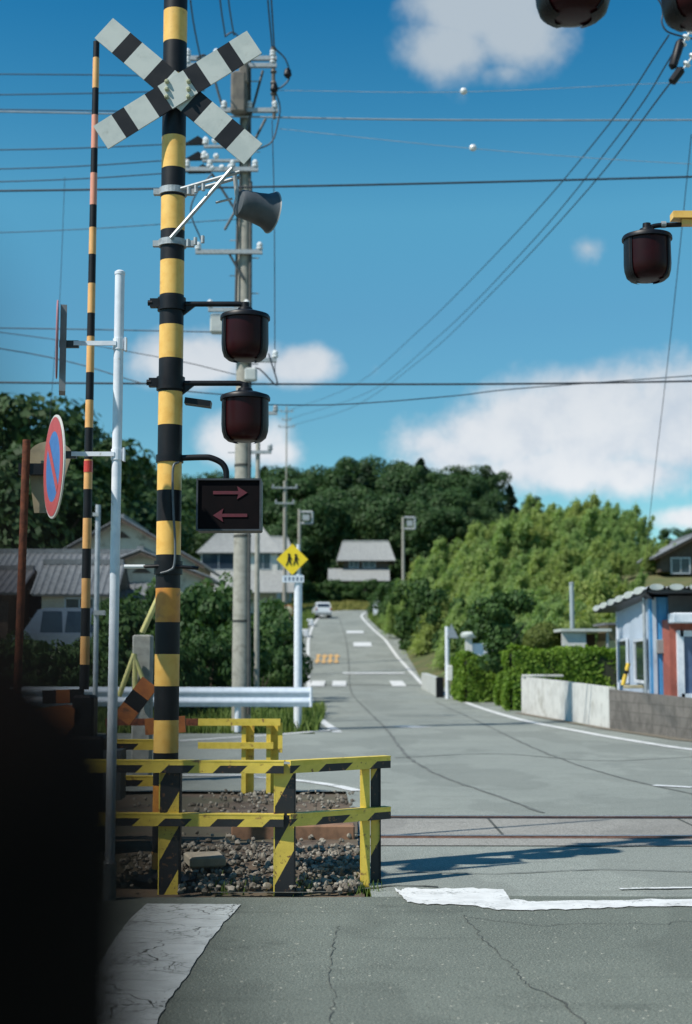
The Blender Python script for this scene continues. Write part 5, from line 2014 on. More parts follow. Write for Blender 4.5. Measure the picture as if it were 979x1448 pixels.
def house(label, cx, cy, w, dp, eave, ridge, along='x', wall=WALL_B, roof=TILE, z0=None, over=0.5, windows=(), rot=0.0, hip=0.0, pent=None, gable_vent=False):
    """along: direction of the ridge"""
    g = G(cx, cy) - 0.2 if z0 is None else z0
    t = thing('house', label, 'house', (0, 0, 0), None)
    hw, hd = w / 2, dp / 2
    b = MB()
    b.box((0, 0, (g + eave) / 2 - g), (w, dp, eave - g))
    if along == 'y' and not hip:
        b.prism([(-hw, -hd, eave - g), (hw, -hd, eave - g), (0, -hd, ridge - g - 0.06)], (0, dp, 0))
    elif along == 'x' and not hip:
        b.prism([(-hw, -hd, eave - g), (-hw, hd, eave - g), (-hw, 0, ridge - g - 0.06)], (w, 0, 0))
    b.build('wall', wall, t)
    E, Rz = eave - g, ridge - g
    b = MB()
    if along == 'x':
        s_ = (Rz - E) / hd
        e2 = E - over * s_
        x0, x1, h_ = -hw - over, hw + over, hip * (hw + over)
        slope(b, (x0, -hd - over, e2), (x1, -hd - over, e2), (x1 - h_, 0, Rz), (x0 + h_, 0, Rz))
        slope(b, (x1, hd + over, e2), (x0, hd + over, e2), (x0 + h_, 0, Rz), (x1 - h_, 0, Rz))
        if hip:
            slope(b, (x0, hd + over, e2), (x0, -hd - over, e2), (x0 + h_, 0, Rz), (x0 + h_, 0, Rz))
            slope(b, (x1, -hd - over, e2), (x1, hd + over, e2), (x1 - h_, 0, Rz), (x1 - h_, 0, Rz))
        b.box(((x0 + x1) / 2, 0, Rz + 0.06), (x1 - x0 - 2 * h_, 0.3, 0.22))
    else:
        s_ = (Rz - E) / hw
        e2 = E - over * s_
        y0, y1 = -hd - over, hd + over
        slope(b, (-hw - over, y1, e2), (-hw - over, y0, e2), (0, y0, Rz), (0, y1, Rz))
        slope(b, (hw + over, y0, e2), (hw + over, y1, e2), (0, y1, Rz), (0, y0, Rz))
        b.box((0, 0, Rz + 0.06), (0.3, dp + 2 * over, 0.22))
    rf = b.build('roof', roof, t)
    if along == 'y':
        b = MB()
        for sx in (-1, 1):
            b.prism([(sx * (hw + over), -hd - over - 0.03, e2 - 0.02), (sx * (hw + over), -hd - over - 0.03, e2 - 0.2), (0, -hd - over - 0.03, Rz - 0.2), (0, -hd - over - 0.03, Rz - 0.02)], (0, 0.025, 0))
        b.build('bargeboard', WALL_D, rf)
    for (wx, wz, ww, wh) in windows:
        b = MB()
        y = -hd - 0.02
        for dx, dz, a, c in ((0, wh / 2, ww + 0.12, 0.07), (0, -wh / 2, ww + 0.12, 0.07), (-ww / 2, 0, 0.07, wh), (ww / 2, 0, 0.07, wh), (0, 0, 0.05, wh)):
            b.box((wx + dx, y - 0.02, wz - g + dz), (a, 0.08, c))
        fr = b.build('window', M['alu'], t)
        b = MB()
        b.box((wx, y + 0.0, wz - g), (ww - 0.05, 0.03, wh - 0.05))
        b.build('pane', M['glass'], fr)
    if pent:
        pz0, pz1, out_, xa, xb = pent
        b = MB()
        slope(b, (xa, -hd - out_, pz0 - g), (xb, -hd - out_, pz0 - g), (xb, -hd - 0.01, pz1 - g), (xa, -hd - 0.01, pz1 - g))
        b.build('pent_roof', roof, t)
    if gable_vent:
        b = MB()
        b.prism([(-0.45, -hd - 0.03, Rz - 1.0), (0.45, -hd - 0.03, Rz - 1.0), (0, -hd - 0.03, Rz - 0.65)], (0, 0.025, 0))
        b.build('vent', WALL_D, t)
    t.location = (cx, cy, g)
    t.rotation_euler = (0, 0, rot)
    return t


def at(x, Y):
    return (x - 489.5) / F * Y


def zh(y, Y):
    return zat(y, Y)


house('beige gabled house with a small dark gable vent, highest roof on the left', at(176, 72), 75, 7.4, 8, zh(792, 71), zh(733, 71), 'y', WALL_B, TILE, windows=((-1.0, zh(800, 71), 1.2, 0.9), (1.3, zh(803, 71), 1.2, 0.8)), gable_vent=True)
house('lower gabled annexe in front of the beige house, with a lean-to tile roof', at(202, 64), 66.5, 5.4, 6, zh(812, 63.5), zh(779, 63.5), 'y', WALL_B, TILE, pent=(zh(846, 62.5), zh(824, 63.5), 1.2, -3.2, 1.2), windows=((0, zh(860, 63.5), 1.6, 0.9),), gable_vent=True)
house('long low grey tiled house at the left behind the parked van', at(95, 66), 67, 6.4, 7, zh(826, 63.5), zh(782, 67), 'x', WALL_B, TILE, windows=((-1.3, zh(858, 63.5), 1.6, 1.1),))
house('small tiled shed roof in front of the long grey house', at(108, 60), 61.5, 2.8, 3.6, zh(834, 60), zh(797, 61.5), 'x', WALL_B, TILE, windows=((0.2, zh(862, 60), 1.2, 0.9),), over=0.35)
house('low tiled house cut by the left edge', at(-38, 60), 62, 3.2, 5, zh(834, 60), zh(806, 62), 'x', WALL_D, TILE_D)
house('pale house with a hipped roof behind the tall utility pole', at(338, 150), 155, 8.0, 9.0, zh(777, 150), zh(744, 155), 'x', WALL_W, TILE_L, hip=0.55, windows=((-2.2, zh(793, 150), 3.6, 1.8), (2.5, zh(793, 150), 1.6, 1.7)), pent=(zh(838, 148), zh(806, 150), 3.0, -6.0, 5.2))
house('white plastered house half hidden between the thin poles', at(388, 168), 172, 3.6, 7, zh(782, 168), zh(760, 172), 'x', WALL_W, TILE_L, hip=0.4, windows=((0.1, zh(800, 168), 1.4, 1.6),), pent=(zh(838, 167), zh(815, 168), 2.0, -2.6, 2.8))
house('house on the hill with two tiers of pale grey roof', at(518, 186), 190, 6.0, 6.5, zh(787, 186.5), zh(766, 190), 'x', WALL_D, TILE_L, hip=0.2, over=0.8, windows=((-1.6, zh(797, 186.5), 1.2, 1.0), (0.4, zh(797, 186.5), 1.6, 1.0)), pent=(zh(821, 184), zh(804, 186.5), 2.3, -4.9, 3.0))
house('dark-walled house at the right edge above the shop roof', at(985, 92), 95, 4.6, 6, zh(783, 92), zh(757, 92), 'y', WALL_D, TILE, windows=((-1, zh(800, 92), 1.2, 1),))


# shop with blue and red fronts
def shop():
    t = thing('shop_building', 'blue and red corrugated building with a white scalloped eave at the right edge', 'building', (6.2, 29, 0))
    xN, yN = 6.17, 29.0          # near corner of the pale wall
    xF, yF = 6.86, 36.0          # far corner
    H = 2.75
    pale = bpy.data.materials.new('siding_pale_blue')
    blue = mat('siding_blue', (0.07, 0.28, 0.54), (0.06, 0.25, 0.5), 0.5, 6, grime=(0.05, 0.19, 0.40), gs=4)
    pale = mat('siding_pale', (0.46, 0.53, 0.62), (0.42, 0.49, 0.58), 0.55, 8, grime=(0.36, 0.42, 0.50), gs=6)
    red = mat('siding_red', (0.34, 0.095, 0.065), (0.29, 0.08, 0.055), 0.7, 6, grime=(0.25, 0.06, 0.04), gs=4)
    def ribbed(b, A, B_, z0, z1, pitch=0.16, dep=0.02):
        A, B_ = Vector((*A, 0)), Vector((*B_, 0))
        u = (B_ - A); L_ = u.length; u.normalize()
        n = Vector((u.y, -u.x, 0))
        k = int(L_ / pitch)
        pts = []
        for i in range(k):
            s0 = L_ * i / k
            w_ = L_ / k
            pts += [A + u * s0, A + u * (s0 + w_ * 0.78), A + u * (s0 + w_ * 0.82) - n * dep, A + u * (s0 + w_ * 0.96) - n * dep]
        pts.append(B_)
        vs = [Vector((p.x, p.y, z0)) for p in pts] + [Vector((p.x, p.y, z1)) for p in pts]
        m_ = len(pts)
        b.add(vs, [(i, i + 1, m_ + i + 1, m_ + i) for i in range(m_ - 1)])
        # solid core behind
        b.prism([A - n * 0.06 + Vector((0, 0, z0)), B_ - n * 0.06 + Vector((0, 0, z0)), B_ - n * 0.06 + Vector((0, 0, z1)), A - n * 0.06 + Vector((0, 0, z1))], -n * 0.08)
    b = MB(); ribbed(b, (xF, yF), (xN, yN), 0, H)
    w1 = b.build('side_wall', pale, t)
    b = MB(); ribbed(b, (xN, yN), (6.56, 28.98), 0, H)
    b.build('front_wall', blue, t)
    # corner trim
    b = MB(); b.box((xF, yF, H / 2), (0.08, 0.08, H))
    b.build('corner_trim', M['white_steel'], t)
    b = MB(); ribbed(b, (6.42, 28.3), (11.5, 28.3), 0, 2.25, 0.30, 0.004)
    rw = b.build('red_wall', red, t)
    b = MB(); b.box((6.45, 28.66, 1.14), (0.05, 0.68, 2.28))
    b.build('red_return', red, t)
    b = MB(); b.box((9.0, 28.95, 2.45), (4.9, 0.05, 0.66))
    b.build('upper_wall', mat('upper_grey', (0.12, 0.12, 0.13), (0.1, 0.1, 0.11), 0.7, 6), t)
    # awning box over the red wall
    b = MB()
    b.bbox((8.95, 28.12, 2.30), (5.1, 0.5, 0.20), 0.02)
    b.build('awning', M['white_steel'], t)
    # back and far sides so it is a solid building
    b = MB(); b.box((9.2, 36.0, H / 2), (4.7, 0.1, H)); b.box((11.5, 32.2, H / 2), (0.1, 7.6, H))
    b.build('back_wall', pale, t)
    # windows of the pale wall
    u = (Vector((xN, yN)) - Vector((xF, yF))).normalized()
    nrm = Vector((-abs(u.y), -0.1 * abs(u.x) - 0.099)).normalized()
    nrm = Vector((u.y, -u.x)).normalized()
    if nrm.x > 0: nrm = -nrm
    for xl, xr in ((875.5, 888), (898.5, 915)):
        def hit(x):
            # where the sight line at pixel x meets the wall line
            k = (x - 489.5) / F
            s_ = (xN - k * yN) / ((xN - k * yN) - (xF - k * yF))
            return Vector((xN, yN)).lerp(Vector((xF, yF)), s_)
        A, B_ = hit(xl), hit(xr)
        ym = (A.y + B_.y) / 2
        zt_, zb_ = zat(905, ym), zat(964, ym)
        mid = (A + B_) / 2 + nrm * 0.03
        L_ = (B_ - A).length
        ang = math.atan2(u.y, u.x)
        b = MB()
        b.box((mid.x, mid.y, (zt_ + zb_) / 2), (L_, 0.03, zt_ - zb_), rz=ang)
        wn = b.build('window', M['glass'], t)
        b = MB()
        for s_ in (-1, 1):
            q_ = mid + u * s_ * L_ / 2 + nrm * 0.02
            b.box((q_.x, q_.y, (zt_ + zb_) / 2), (0.05, 0.05, zt_ - zb_ + 0.04), rz=ang)
        q_ = mid + nrm * 0.02
        for zz in (zt_, zb_):
            b.box((q_.x, q_.y, zz), (L_, 0.05, 0.06), rz=ang)
        b.build('frame', M['white_steel'], wn)
    # red wall window
    b = MB()
    wx, wz = 7.46, 1.38
    for dx, dz, a, c in ((0, 0.62, 1.7, 0.12), (0, -0.62, 1.7, 0.12), (-0.85, 0, 0.13, 1.36), (0.85, 0, 0.13, 1.36), (0, 0, 0.06, 1.2)):
        b.box((wx + dx, 28.26, wz + dz), (a, 0.09, c))
    wn = b.build('window', M['white_steel'], t)
    b = MB(); b.box((wx, 28.285, wz), (1.6, 0.03, 1.2))
    b.build('pane', mat('pane_blue', (0.08, 0.13, 0.24), (0.06, 0.1, 0.2), 0.15, 3), wn)
    # corrugated roof with scalloped, white-ended edge
    b = MB()
    b.tube([(xN - 0.05, yN + 0.25, 0), (xN - 0.05, yN + 0.25, H)], 0.035, 8)
    b.build('downpipe', M['galv'], t, smooth=True)
    b = MB()
    b.bbox((xN + 0.22, yN - 0.05, 1.75), (0.2, 0.1, 0.28), 0.01)
    b.build('meter_box', mat('meter_grey', (0.25, 0.26, 0.26), (0.2, 0.21, 0.21), 0.6, 5), t)
    RN = (px(914, 828, 28.0).x, 28.0); RF = (px(841, 858, 38.5).x, 38.5)
    zr = px(914, 829, 28.0).z
    zr2 = px(841, 860, 38.5).z
    b = MB()
    b.prism([(RN[0] + 0.05, RN[1] + 0.05, zr - 0.06), (12.6, RN[1] + 0.05, zr - 0.06), (12.6, RF[1], zr2 - 0.06), (RF[0] + 0.05, RF[1], zr2 - 0.06)], (0, 0, -0.05))
    rf = b.build('roof', mat('roof_under', (0.06, 0.065, 0.07), (0.05, 0.055, 0.06), 0.7, 6), t)
    b = MB()
    # half-round pans along front edge
    n = 17
    pw = (12.6 - RN[0]) / n
    for i in range(n):
        x = RN[0] + pw * (i + 0.5)
        prof = [(x + pw * 0.5 * math.cos(a), z_) for a, z_ in [(math.pi * k / 8, zr + 0.085 * math.sin(math.pi * k / 8)) for k in range(9)]]
        vs = [(p[0], RN[1] - 0.03, p[1] - 0.05) for p in prof] + [(p[0] + RF[0] - RN[0], RF[1], p[1] - 0.05 + zr2 - zr) for p in prof]
        b.add(vs, [(k, k + 1, 9 + k + 1, 9 + k) for k in range(8)] , 0)
    b.build('corrugated_sheet', mat('roof_sheet', (0.34, 0.36, 0.38), (0.28, 0.3, 0.32), 0.6, 6), rf, smooth=True)
    b = MB()
    for i in range(n):
        x = RN[0] + pw * (i + 0.5)
        pr = [(x + pw * 0.36 * math.cos(math.pi * 2 * k / 12), RN[1] - 0.05, zr - 0.015 + 0.062 * math.sin(math.pi * 2 * k / 12)) for k in range(12)]
        b.prism(pr, (0, 0.05, 0))
        b.build('tile_end', M['white_board'], rf)
        b = MB()
    m2 = 6
    for i in range(m2):
        s_ = (i + 0.6) / m2
        p = Vector((RN[0], RN[1], zr)).lerp(Vector((RF[0], RF[1], zr2)), s_)
        pr = [(p.x - 0.03, p.y + 0.5 * math.cos(math.pi * 2 * k / 12), p.z - 0.03 + 0.075 * math.sin(math.pi * 2 * k / 12)) for k in range(12)]
        b.prism(pr, (0.06, 0, 0))
        b.build('tile_end', M['white_board'], rf)
        b = MB()
    b = MB()
    # dark soffit along the left eave
    b.prism([(RN[0], RN[1], zr - 0.07), (xN + 0.1, yN + 0.0, H + 0.0), (xF + 0.1, yF, H - 0.02), (RF[0], RF[1], zr2 - 0.07)], (0.0, 0, -0.06))
    b.build('soffit', M['iron'], rf)


shop()


def wall_things():
    # pale concrete wall
    def wallseg(label, pts, m, name):
        """pts: (x, y, ztop) along the road face"""
        t = MB()
        for (x0, y0, z0), (x1, y1, z1) in zip(pts[:-1], pts[1:]):
            A, B_ = Vector((x0, y0, 0)), Vector((x1, y1, 0))
            u = (B_ - A).normalized(); n = Vector((-u.y, u.x, 0))
            if n.x < 0: n = -n
            n *= 0.15
            vs = [A + Vector((0, 0, -0.1)), B_ + Vector((0, 0, -0.1)), B_ + n + Vector((0, 0, -0.1)), A + n + Vector((0, 0, -0.1)),
                  A + Vector((0, 0, z0)), B_ + Vector((0, 0, z1)), B_ + n + Vector((0, 0, z1)), A + n + Vector((0, 0, z0))]
            t.add(vs, [(0, 3, 2, 1), (4, 5, 6, 7), (0, 1, 5, 4), (1, 2, 6, 5), (2, 3, 7, 6), (3, 0, 4, 7)])
        o = t.build(name, m, base=(pts[0][0], pts[0][1], 0))
        return tag(o, label, 'wall')
    pale = mat('wall_pale_concrete', (0.58, 0.58, 0.55), (0.48, 0.48, 0.455), 0.85, 3.5, bump=0.15, grime=(0.36, 0.35, 0.31), gs=1.3)
    p = [(px(738, 1006, 40.5).x, 40.5), (px(862, 1026, 31.2).x, 31.2), (px(979, 1044, 26.6).x, 26.6), (8.2, 21.5)]
    wallseg('smooth pale concrete wall in front of the bright hedge', [(p[0][0], p[0][1], zat(957, 40.5)), (p[1][0] * .5 + p[0][0] * .5, p[1][1] * .5 + p[0][1] * .5, zat(963, 35.9)), (p[1][0], p[1][1], zat(972, 31.2))], pale, 'concrete_wall')
    wallseg_end = MB()
    # block wall with courses
    m = bpy.data.materials.new('block_wall')
    m.use_nodes = True
    T = NT(m.node_tree)
    co = T.n('ShaderNodeTexCoord').outputs['Object']
    sp = T.n('ShaderNodeSeparateXYZ', None, Vector=co)
    cb = T.n('ShaderNodeCombineXYZ', None, X=sp.outputs[1], Y=sp.outputs[2])
    br = T.n('ShaderNodeTexBrick', None, Vector=cb, Scale=1.0, Color1=(0.17, 0.155, 0.14), Color2=(0.14, 0.13, 0.118), Mortar=(0.115, 0.105, 0.095))
    br.inputs['Mortar Size'].default_value = 0.012
    br.inputs['Brick Width'].default_value = 0.40
    br.inputs['Row Height'].default_value = 0.2
    col = T.mix(T.m('MULTIPLY', T.ramp(T.noise(co, 3, 6, 0.7), 0.4, 0.7), 0.7), br.outputs[0], (0.06, 0.056, 0.05))
    bs = T.n('ShaderNodeBsdfPrincipled', None, Base_Color=col, Roughness=0.9)
    bp = T.n('ShaderNodeBump', None, Height=T.noise(co, 30, 4, 0.7), Strength=0.5, Distance=0.02)
    T.set(bs.inputs['Normal'], bp)
    T.n('ShaderNodeOutputMaterial', None, Surface=bs)
    wallseg('weathered grey block wall below the blue building, right of the pale wall', [(p[1][0] + 0.004, p[1][1] - 0.01, zat(975, 31.2)), (p[2][0], p[2][1], zat(988, 26.6)), (p[3][0], p[3][1], zat(1012, 21.5))], m, 'block_wall')
    # gravelly strip at the foot of the walls
    b = MB()
    b.add([(p[0][0] - 0.25, p[0][1], 0.012), (p[1][0] - 0.28, p[1][1], 0.012), (p[2][0] - 0.35, p[2][1], 0.012), (7.8, 21.5, 0.012), (p[3][0], p[3][1], 0.012), (p[2][0], p[2][1], 0.012), (p[1][0], p[1][1], 0.012), (p[0][0], p[0][1], 0.012)], [(0, 1, 6, 7), (1, 2, 5, 6), (2, 3, 4, 5)])
    struct(b.build('wall_foot', mat('dirt_strip', (0.17, 0.145, 0.11), (0.11, 0.10, 0.075), 0.95, 8, bump=0.4)))
    # lid slab lying on the wall, bottle-like stick and plank
    b = MB()
    b.bbox((px(768, 957, 40).x, 40.1, zat(957, 40) + 0.03), (1.1, 0.5, 0.06), 0.01)
    tag(b.build('slab', pale, base=(px(768, 957, 40).x, 40.1, zat(957, 40))), 'flat pale slab lying on the left end of the pale concrete wall', 'slab')
    Y = 30.2
    b = MB()
    A, B_ = px(881, 969, Y), px(889, 938, Y)
    k = 6
    for i in range(k):
        b.tube([A.lerp(B_, i / k), A.lerp(B_, (i + 1) / k)], 0.045, 10, mi=1 if i == 3 else 0)
    tag(b.build('striped_stick', [mat('stick_yellow', (0.70, 0.48, 0.06), (0.6, 0.4, 0.05), 0.6, 9), M['black']], base=A), 'yellow and black stick leaning on the block wall before the blue building', 'stick')
    b = MB()
    c = px(896, 971, Y)
    b.bbox((c.x, Y, c.z), (0.42, 0.14, 0.07), 0.008)
    tag(b.build('plank', mat('plank_tan', (0.48, 0.42, 0.27), (0.4, 0.35, 0.22), 0.8, 9), base=c), 'short tan plank lying on the block wall', 'plank')


wall_things()


def yard_things():
    # open carport behind the hedge
    d = 46
    t = thing('carport', 'small flat-roofed carport behind the long hedge', 'shed', (at(828, d), d, 0))
    b = MB(); xa, xb = at(792, d), at(863, d)
    b.box(((xa + xb) / 2, d + 1.5, zat(891, d)), (xb - xa, 3.2, 0.09))
    b.build('roof', M['white_board'], t)
    b = MB(); b.box((at(811, d), d + 0.1, zat(894, d) / 2), (at(829, d) - at(795, d), 0.1, zat(894, d)))
    b.build('side_wall', WALL_W, t)
    b = MB(); b.box(((xa + xb) / 2, d + 3.0, zat(894, d) / 2), (xb - xa, 0.1, zat(894, d)))
    b.build('back_wall', WALL_D, t)
    b = MB(); b.tube([(xb - 0.1, d + 0.1, 0), (xb - 0.1, d + 0.1, zat(893, d))], 0.05, 8)
    b.build('post', M['galv'], t)
    d = 46.8
    t = thing('yellow_shed', 'cream yellow shed wall between the carport and the blue building', 'shed', (at(868, d), d, 0))
    b = MB(); b.box((at(870, d), d + 1, zat(906, d) / 2), (at(882, d) - at(857, d), 2, zat(906, d)))
    b.build('lower_wall', mat('wall_cream', (0.66, 0.56, 0.32), (0.58, 0.5, 0.28), 0.8, 4), t)
    b = MB(); b.box((at(870, d), d + 1, (zat(906, d) + zat(884, d)) / 2), (at(880, d) - at(859, d), 1.9, zat(884, d) - zat(906, d)))
    b.build('upper_wall', mat('wall_tan', (0.30, 0.24, 0.14), (0.25, 0.2, 0.12), 0.8, 4), t)
    b = MB(); b.box((at(868, d), d + 0.9, zat(884, d) + 0.04), (0.7, 2.4, 0.07))
    b.build('roof', TILE_D, t)
    # grey pole
    d = 52
    X = at(808.5, d)
    t = thing('grey_pole', 'plain grey pole standing before the bamboo above the carport', 'pole', (X, d, 0))
    b = MB(); b.tube([(X, d, 0), (X, d, zat(826, d))], 0.085, 12)
    b.build('shaft', mat('pole_grey', (0.34, 0.40, 0.42), (0.3, 0.35, 0.37), 0.6, 6), t, smooth=True)
    b = MB(); b.lathe((X, d, zat(826, d)), [(0.095, 0), (0.095, 0.05), (0.04, 0.08)], 12)
    b.build('cap', M['galv'], t)
    # gate post with rounded cap and low white wall
    d = 62
    c = px(662, 905, d)
    t = thing('gate_wall', 'white gate wall with a round-capped pillar behind the smaller hedge', 'wall', (c.x, d, 0))
    b = MB(); b.box((at(662, d), d, zat(900, d) / 2), (0.28, 0.3, zat(900, d)))
    pl = b.build('pillar', WALL_W, t)
    b = MB(); b.lathe((at(662, d), d, zat(902, d)), [(0.30, 0), (0.34, 0.06), (0.34, 0.16), (0.26, 0.24), (0.1, 0.27)], 18)
    b.build('cap', M['white_board'], pl, smooth=True)
    b = MB(); b.bbox((at(675, d), d + 0.1, zat(910, d) / 2), (0.95, 0.2, zat(910, d)), 0.02)
    b.build('panel', M['white_steel'], t)
    b = MB(); b.box((at(735, d), d + 0.3, zat(918, d) / 2), (2.4, 0.2, zat(918, d)))
    b.build('low_wall', WALL_W, t)
    # signpost with triangular sign seen from behind
    d = 56
    X = at(632, d)
    t = thing('triangle_sign', 'white signpost with a small grey triangular sign left of the hedges', 'road sign', (X, d, 0))
    b = MB(); b.tube([(X, d, 0), (X, d, zat(886, d))], 0.085, 12)
    b.build('post', M['white_steel'], t, smooth=True)
    b = MB()
    c = px(639, 893, d)
    b.prism([(c.x - 0.20, d - 0.1, c.z - 0.25), (c.x + 0.26, d - 0.1, c.z - 0.27), (c.x - 0.02, d - 0.1, c.z + 0.32)], (0, 0.03, 0))
    b.build('sign_plate', mat('sign_back_blue_grey', (0.28, 0.32, 0.36), (0.22, 0.26, 0.3), 0.5, 6), t)
    b = MB(); c = px(636, 952, d)
    b.bbox((c.x, d - 0.1, c.z), (0.24, 0.2, 0.6), 0.03)
    b.build('post_guard', M['porcelain'], t)
    # dark box by the signpost and low parapet
    c = px(622, 948, 58)
    b = MB(); b.bbox((c.x, 58, 0.4), (0.3, 0.3, 0.85), 0.03)
    tag(b.build('dark_box', M['iron'], base=(c.x, 58, 0)), 'small dark box standing left of the white signpost', 'box')
    # low concrete parapet on the branch lane
    b = MB()
    A, B_ = px(596, 928, 70), px(618, 948, 60)
    b.prism([(A.x, 70, P(70) - 0.1), (B_.x, 60, -0.1), (B_.x, 60, 0.75), (A.x, 70, P(70) + 0.75)], (0.25, 0, 0))
    tag(b.build('parapet', mat('parapet_grey', (0.46, 0.48, 0.46), (0.38, 0.4, 0.38), 0.85, 4), base=(A.x, 65, 0)), 'low grey concrete parapet beside the shoulder left of the signpost', 'parapet')
    # lane behind hedges
    b = MB()
    vs = [(5.2, 60, 0.02), (22, 60, 0.02), (22, 66, 0.12), (6.9, 66, 0.12)]
    b.add(vs, [(0, 1, 2, 3)])
    struct(b.build('side_lane', mat('lane_concrete', (0.27, 0.28, 0.28), (0.22, 0.23, 0.23), 0.9, 2)))
    # white short posts on the bend
    for i, (x, y, Y) in enumerate(((524, 867, 143), (528, 862, 150))):
        c = px(x, y, Y)
        b = MB(); b.box((c.x + 0.5, Y, P(Y) + 0.8), (0.45, 0.2, 1.8))
        tag(b.build('marker_post', M['white_steel'], base=(c.x + 0.5, Y, P(Y))), ('squat white marker post at the bend, in front of the other' if i == 0 else 'squat white marker post at the bend, behind the other'), 'post', 'marker posts at the bend')
    c = px(551, 880, 120)
    b = MB(); b.box((c.x, 120, G(c.x, 120) + 0.7), (0.35, 0.1, 1.6))
    tag(b.build('orange_stake', mat('stake_orange', (0.5, 0.24, 0.05), (0.4, 0.2, 0.05), 0.7, 9), base=(c.x, 120, P(120))), 'orange stake in the grass bank right of the bend', 'stake')


yard_things()


def roadside_left():
    d = 72
    X = at(408, d)
    g = G(X, d)
    t = thing('traffic_mirror', 'round convex traffic mirror with orange frame left of the hill road', 'mirror', (X, d, g))
    b = MB(); b.tube([(X, d, g), (X, d, zat(870, d))], 0.06, 10)
    b.build('post', mat('mirror_orange', (0.62, 0.20, 0.05), (0.5, 0.17, 0.05), 0.5, 8), t, smooth=True)
    b = MB()
    c = px(407, 864, d - 0.1)
    b.lathe(c, [(0.28, -0.08), (0.31, -0.02), (0.31, 0.02), (0.29, 0.03)], 28, axis=(0.15, -1, -0.1))
    fr = b.build('frame', bpy.data.materials['mirror_orange'], t, smooth=True)
    b = MB()
    b.lathe(c + Vector((0, -0.03, 0)), [(0.27, 0.0), (0.2, 0.03), (0.1, 0.045), (0.01, 0.05)], 28, axis=(0.15, -1, -0.1))
    b.build('mirror_face', mat('mirror_face', (0.80, 0.66, 0.42), (0.75, 0.6, 0.4), 0.3, 8, metal=0.4), fr, smooth=True)
    b = MB(); c2 = px(404, 877, d - 0.1)
    b.box((c2.x + 0.05, d - 0.15, c2.z), (0.35, 0.02, 0.42))
    b.build('caution_plate', mat('plate_orange_white', (0.62, 0.30, 0.16), (0.7, 0.6, 0.5), 0.5, 4, lo=0.45, hi=0.5), t)
    d = 58
    X = at(400, d)
    t = thing('blue_sign', 'blue five-sided crossing sign partly behind the white sign post', 'road sign', (X, d, 0))
    b = MB(); b.tube([(X, d, 0), (X, d, zat(885, d))], 0.04, 8)
    b.build('post', M['iron'], t, smooth=True)
    c = px(402, 890, d - 0.1)
    b = MB()
    b.prism([(c.x - 0.36, d - 0.1, c.z - 0.30), (c.x + 0.36, d - 0.1, c.z - 0.30), (c.x + 0.25, d - 0.1, c.z + 0.18), (c.x + 0.08, d - 0.1, c.z + 0.33), (c.x - 0.14, d - 0.1, c.z + 0.30), (c.x - 0.26, d - 0.1, c.z + 0.10)], (0, 0.03, 0))
    sg = b.build('sign_plate', mat('sign_blue_plain', (0.10, 0.26, 0.48), (0.08, 0.22, 0.42), 0.45, 6), t)
    b = MB()
    b.prism([(c.x - 0.12, d - 0.112, c.z - 0.12), (c.x + 0.12, d - 0.112, c.z - 0.12), (c.x, d - 0.112, c.z + 0.14)], (0, 0.008, 0))
    b.build('triangle_mark', mat('mark_pale_blue', (0.25, 0.5, 0.7), (0.2, 0.45, 0.65), 0.5, 6), sg)
    # white kerb blocks along the left line
    for i, (y, Y) in enumerate(((880, 128), (897, 112))):
        Xk = lin(LX, Y) - 0.3
        b = MB(); b.bbox((Xk, Y, P(Y) + 0.28), (0.55, 1.6, 0.6), 0.05)
        tag(b.build('kerb_block', M['white_steel'], base=(Xk, Y, P(Y))), 'white kerb block left of the hill road, %s' % ('the one nearer the white car' if i == 0 else 'the one farther below the white car'), 'block', 'white kerb blocks')


roadside_left()


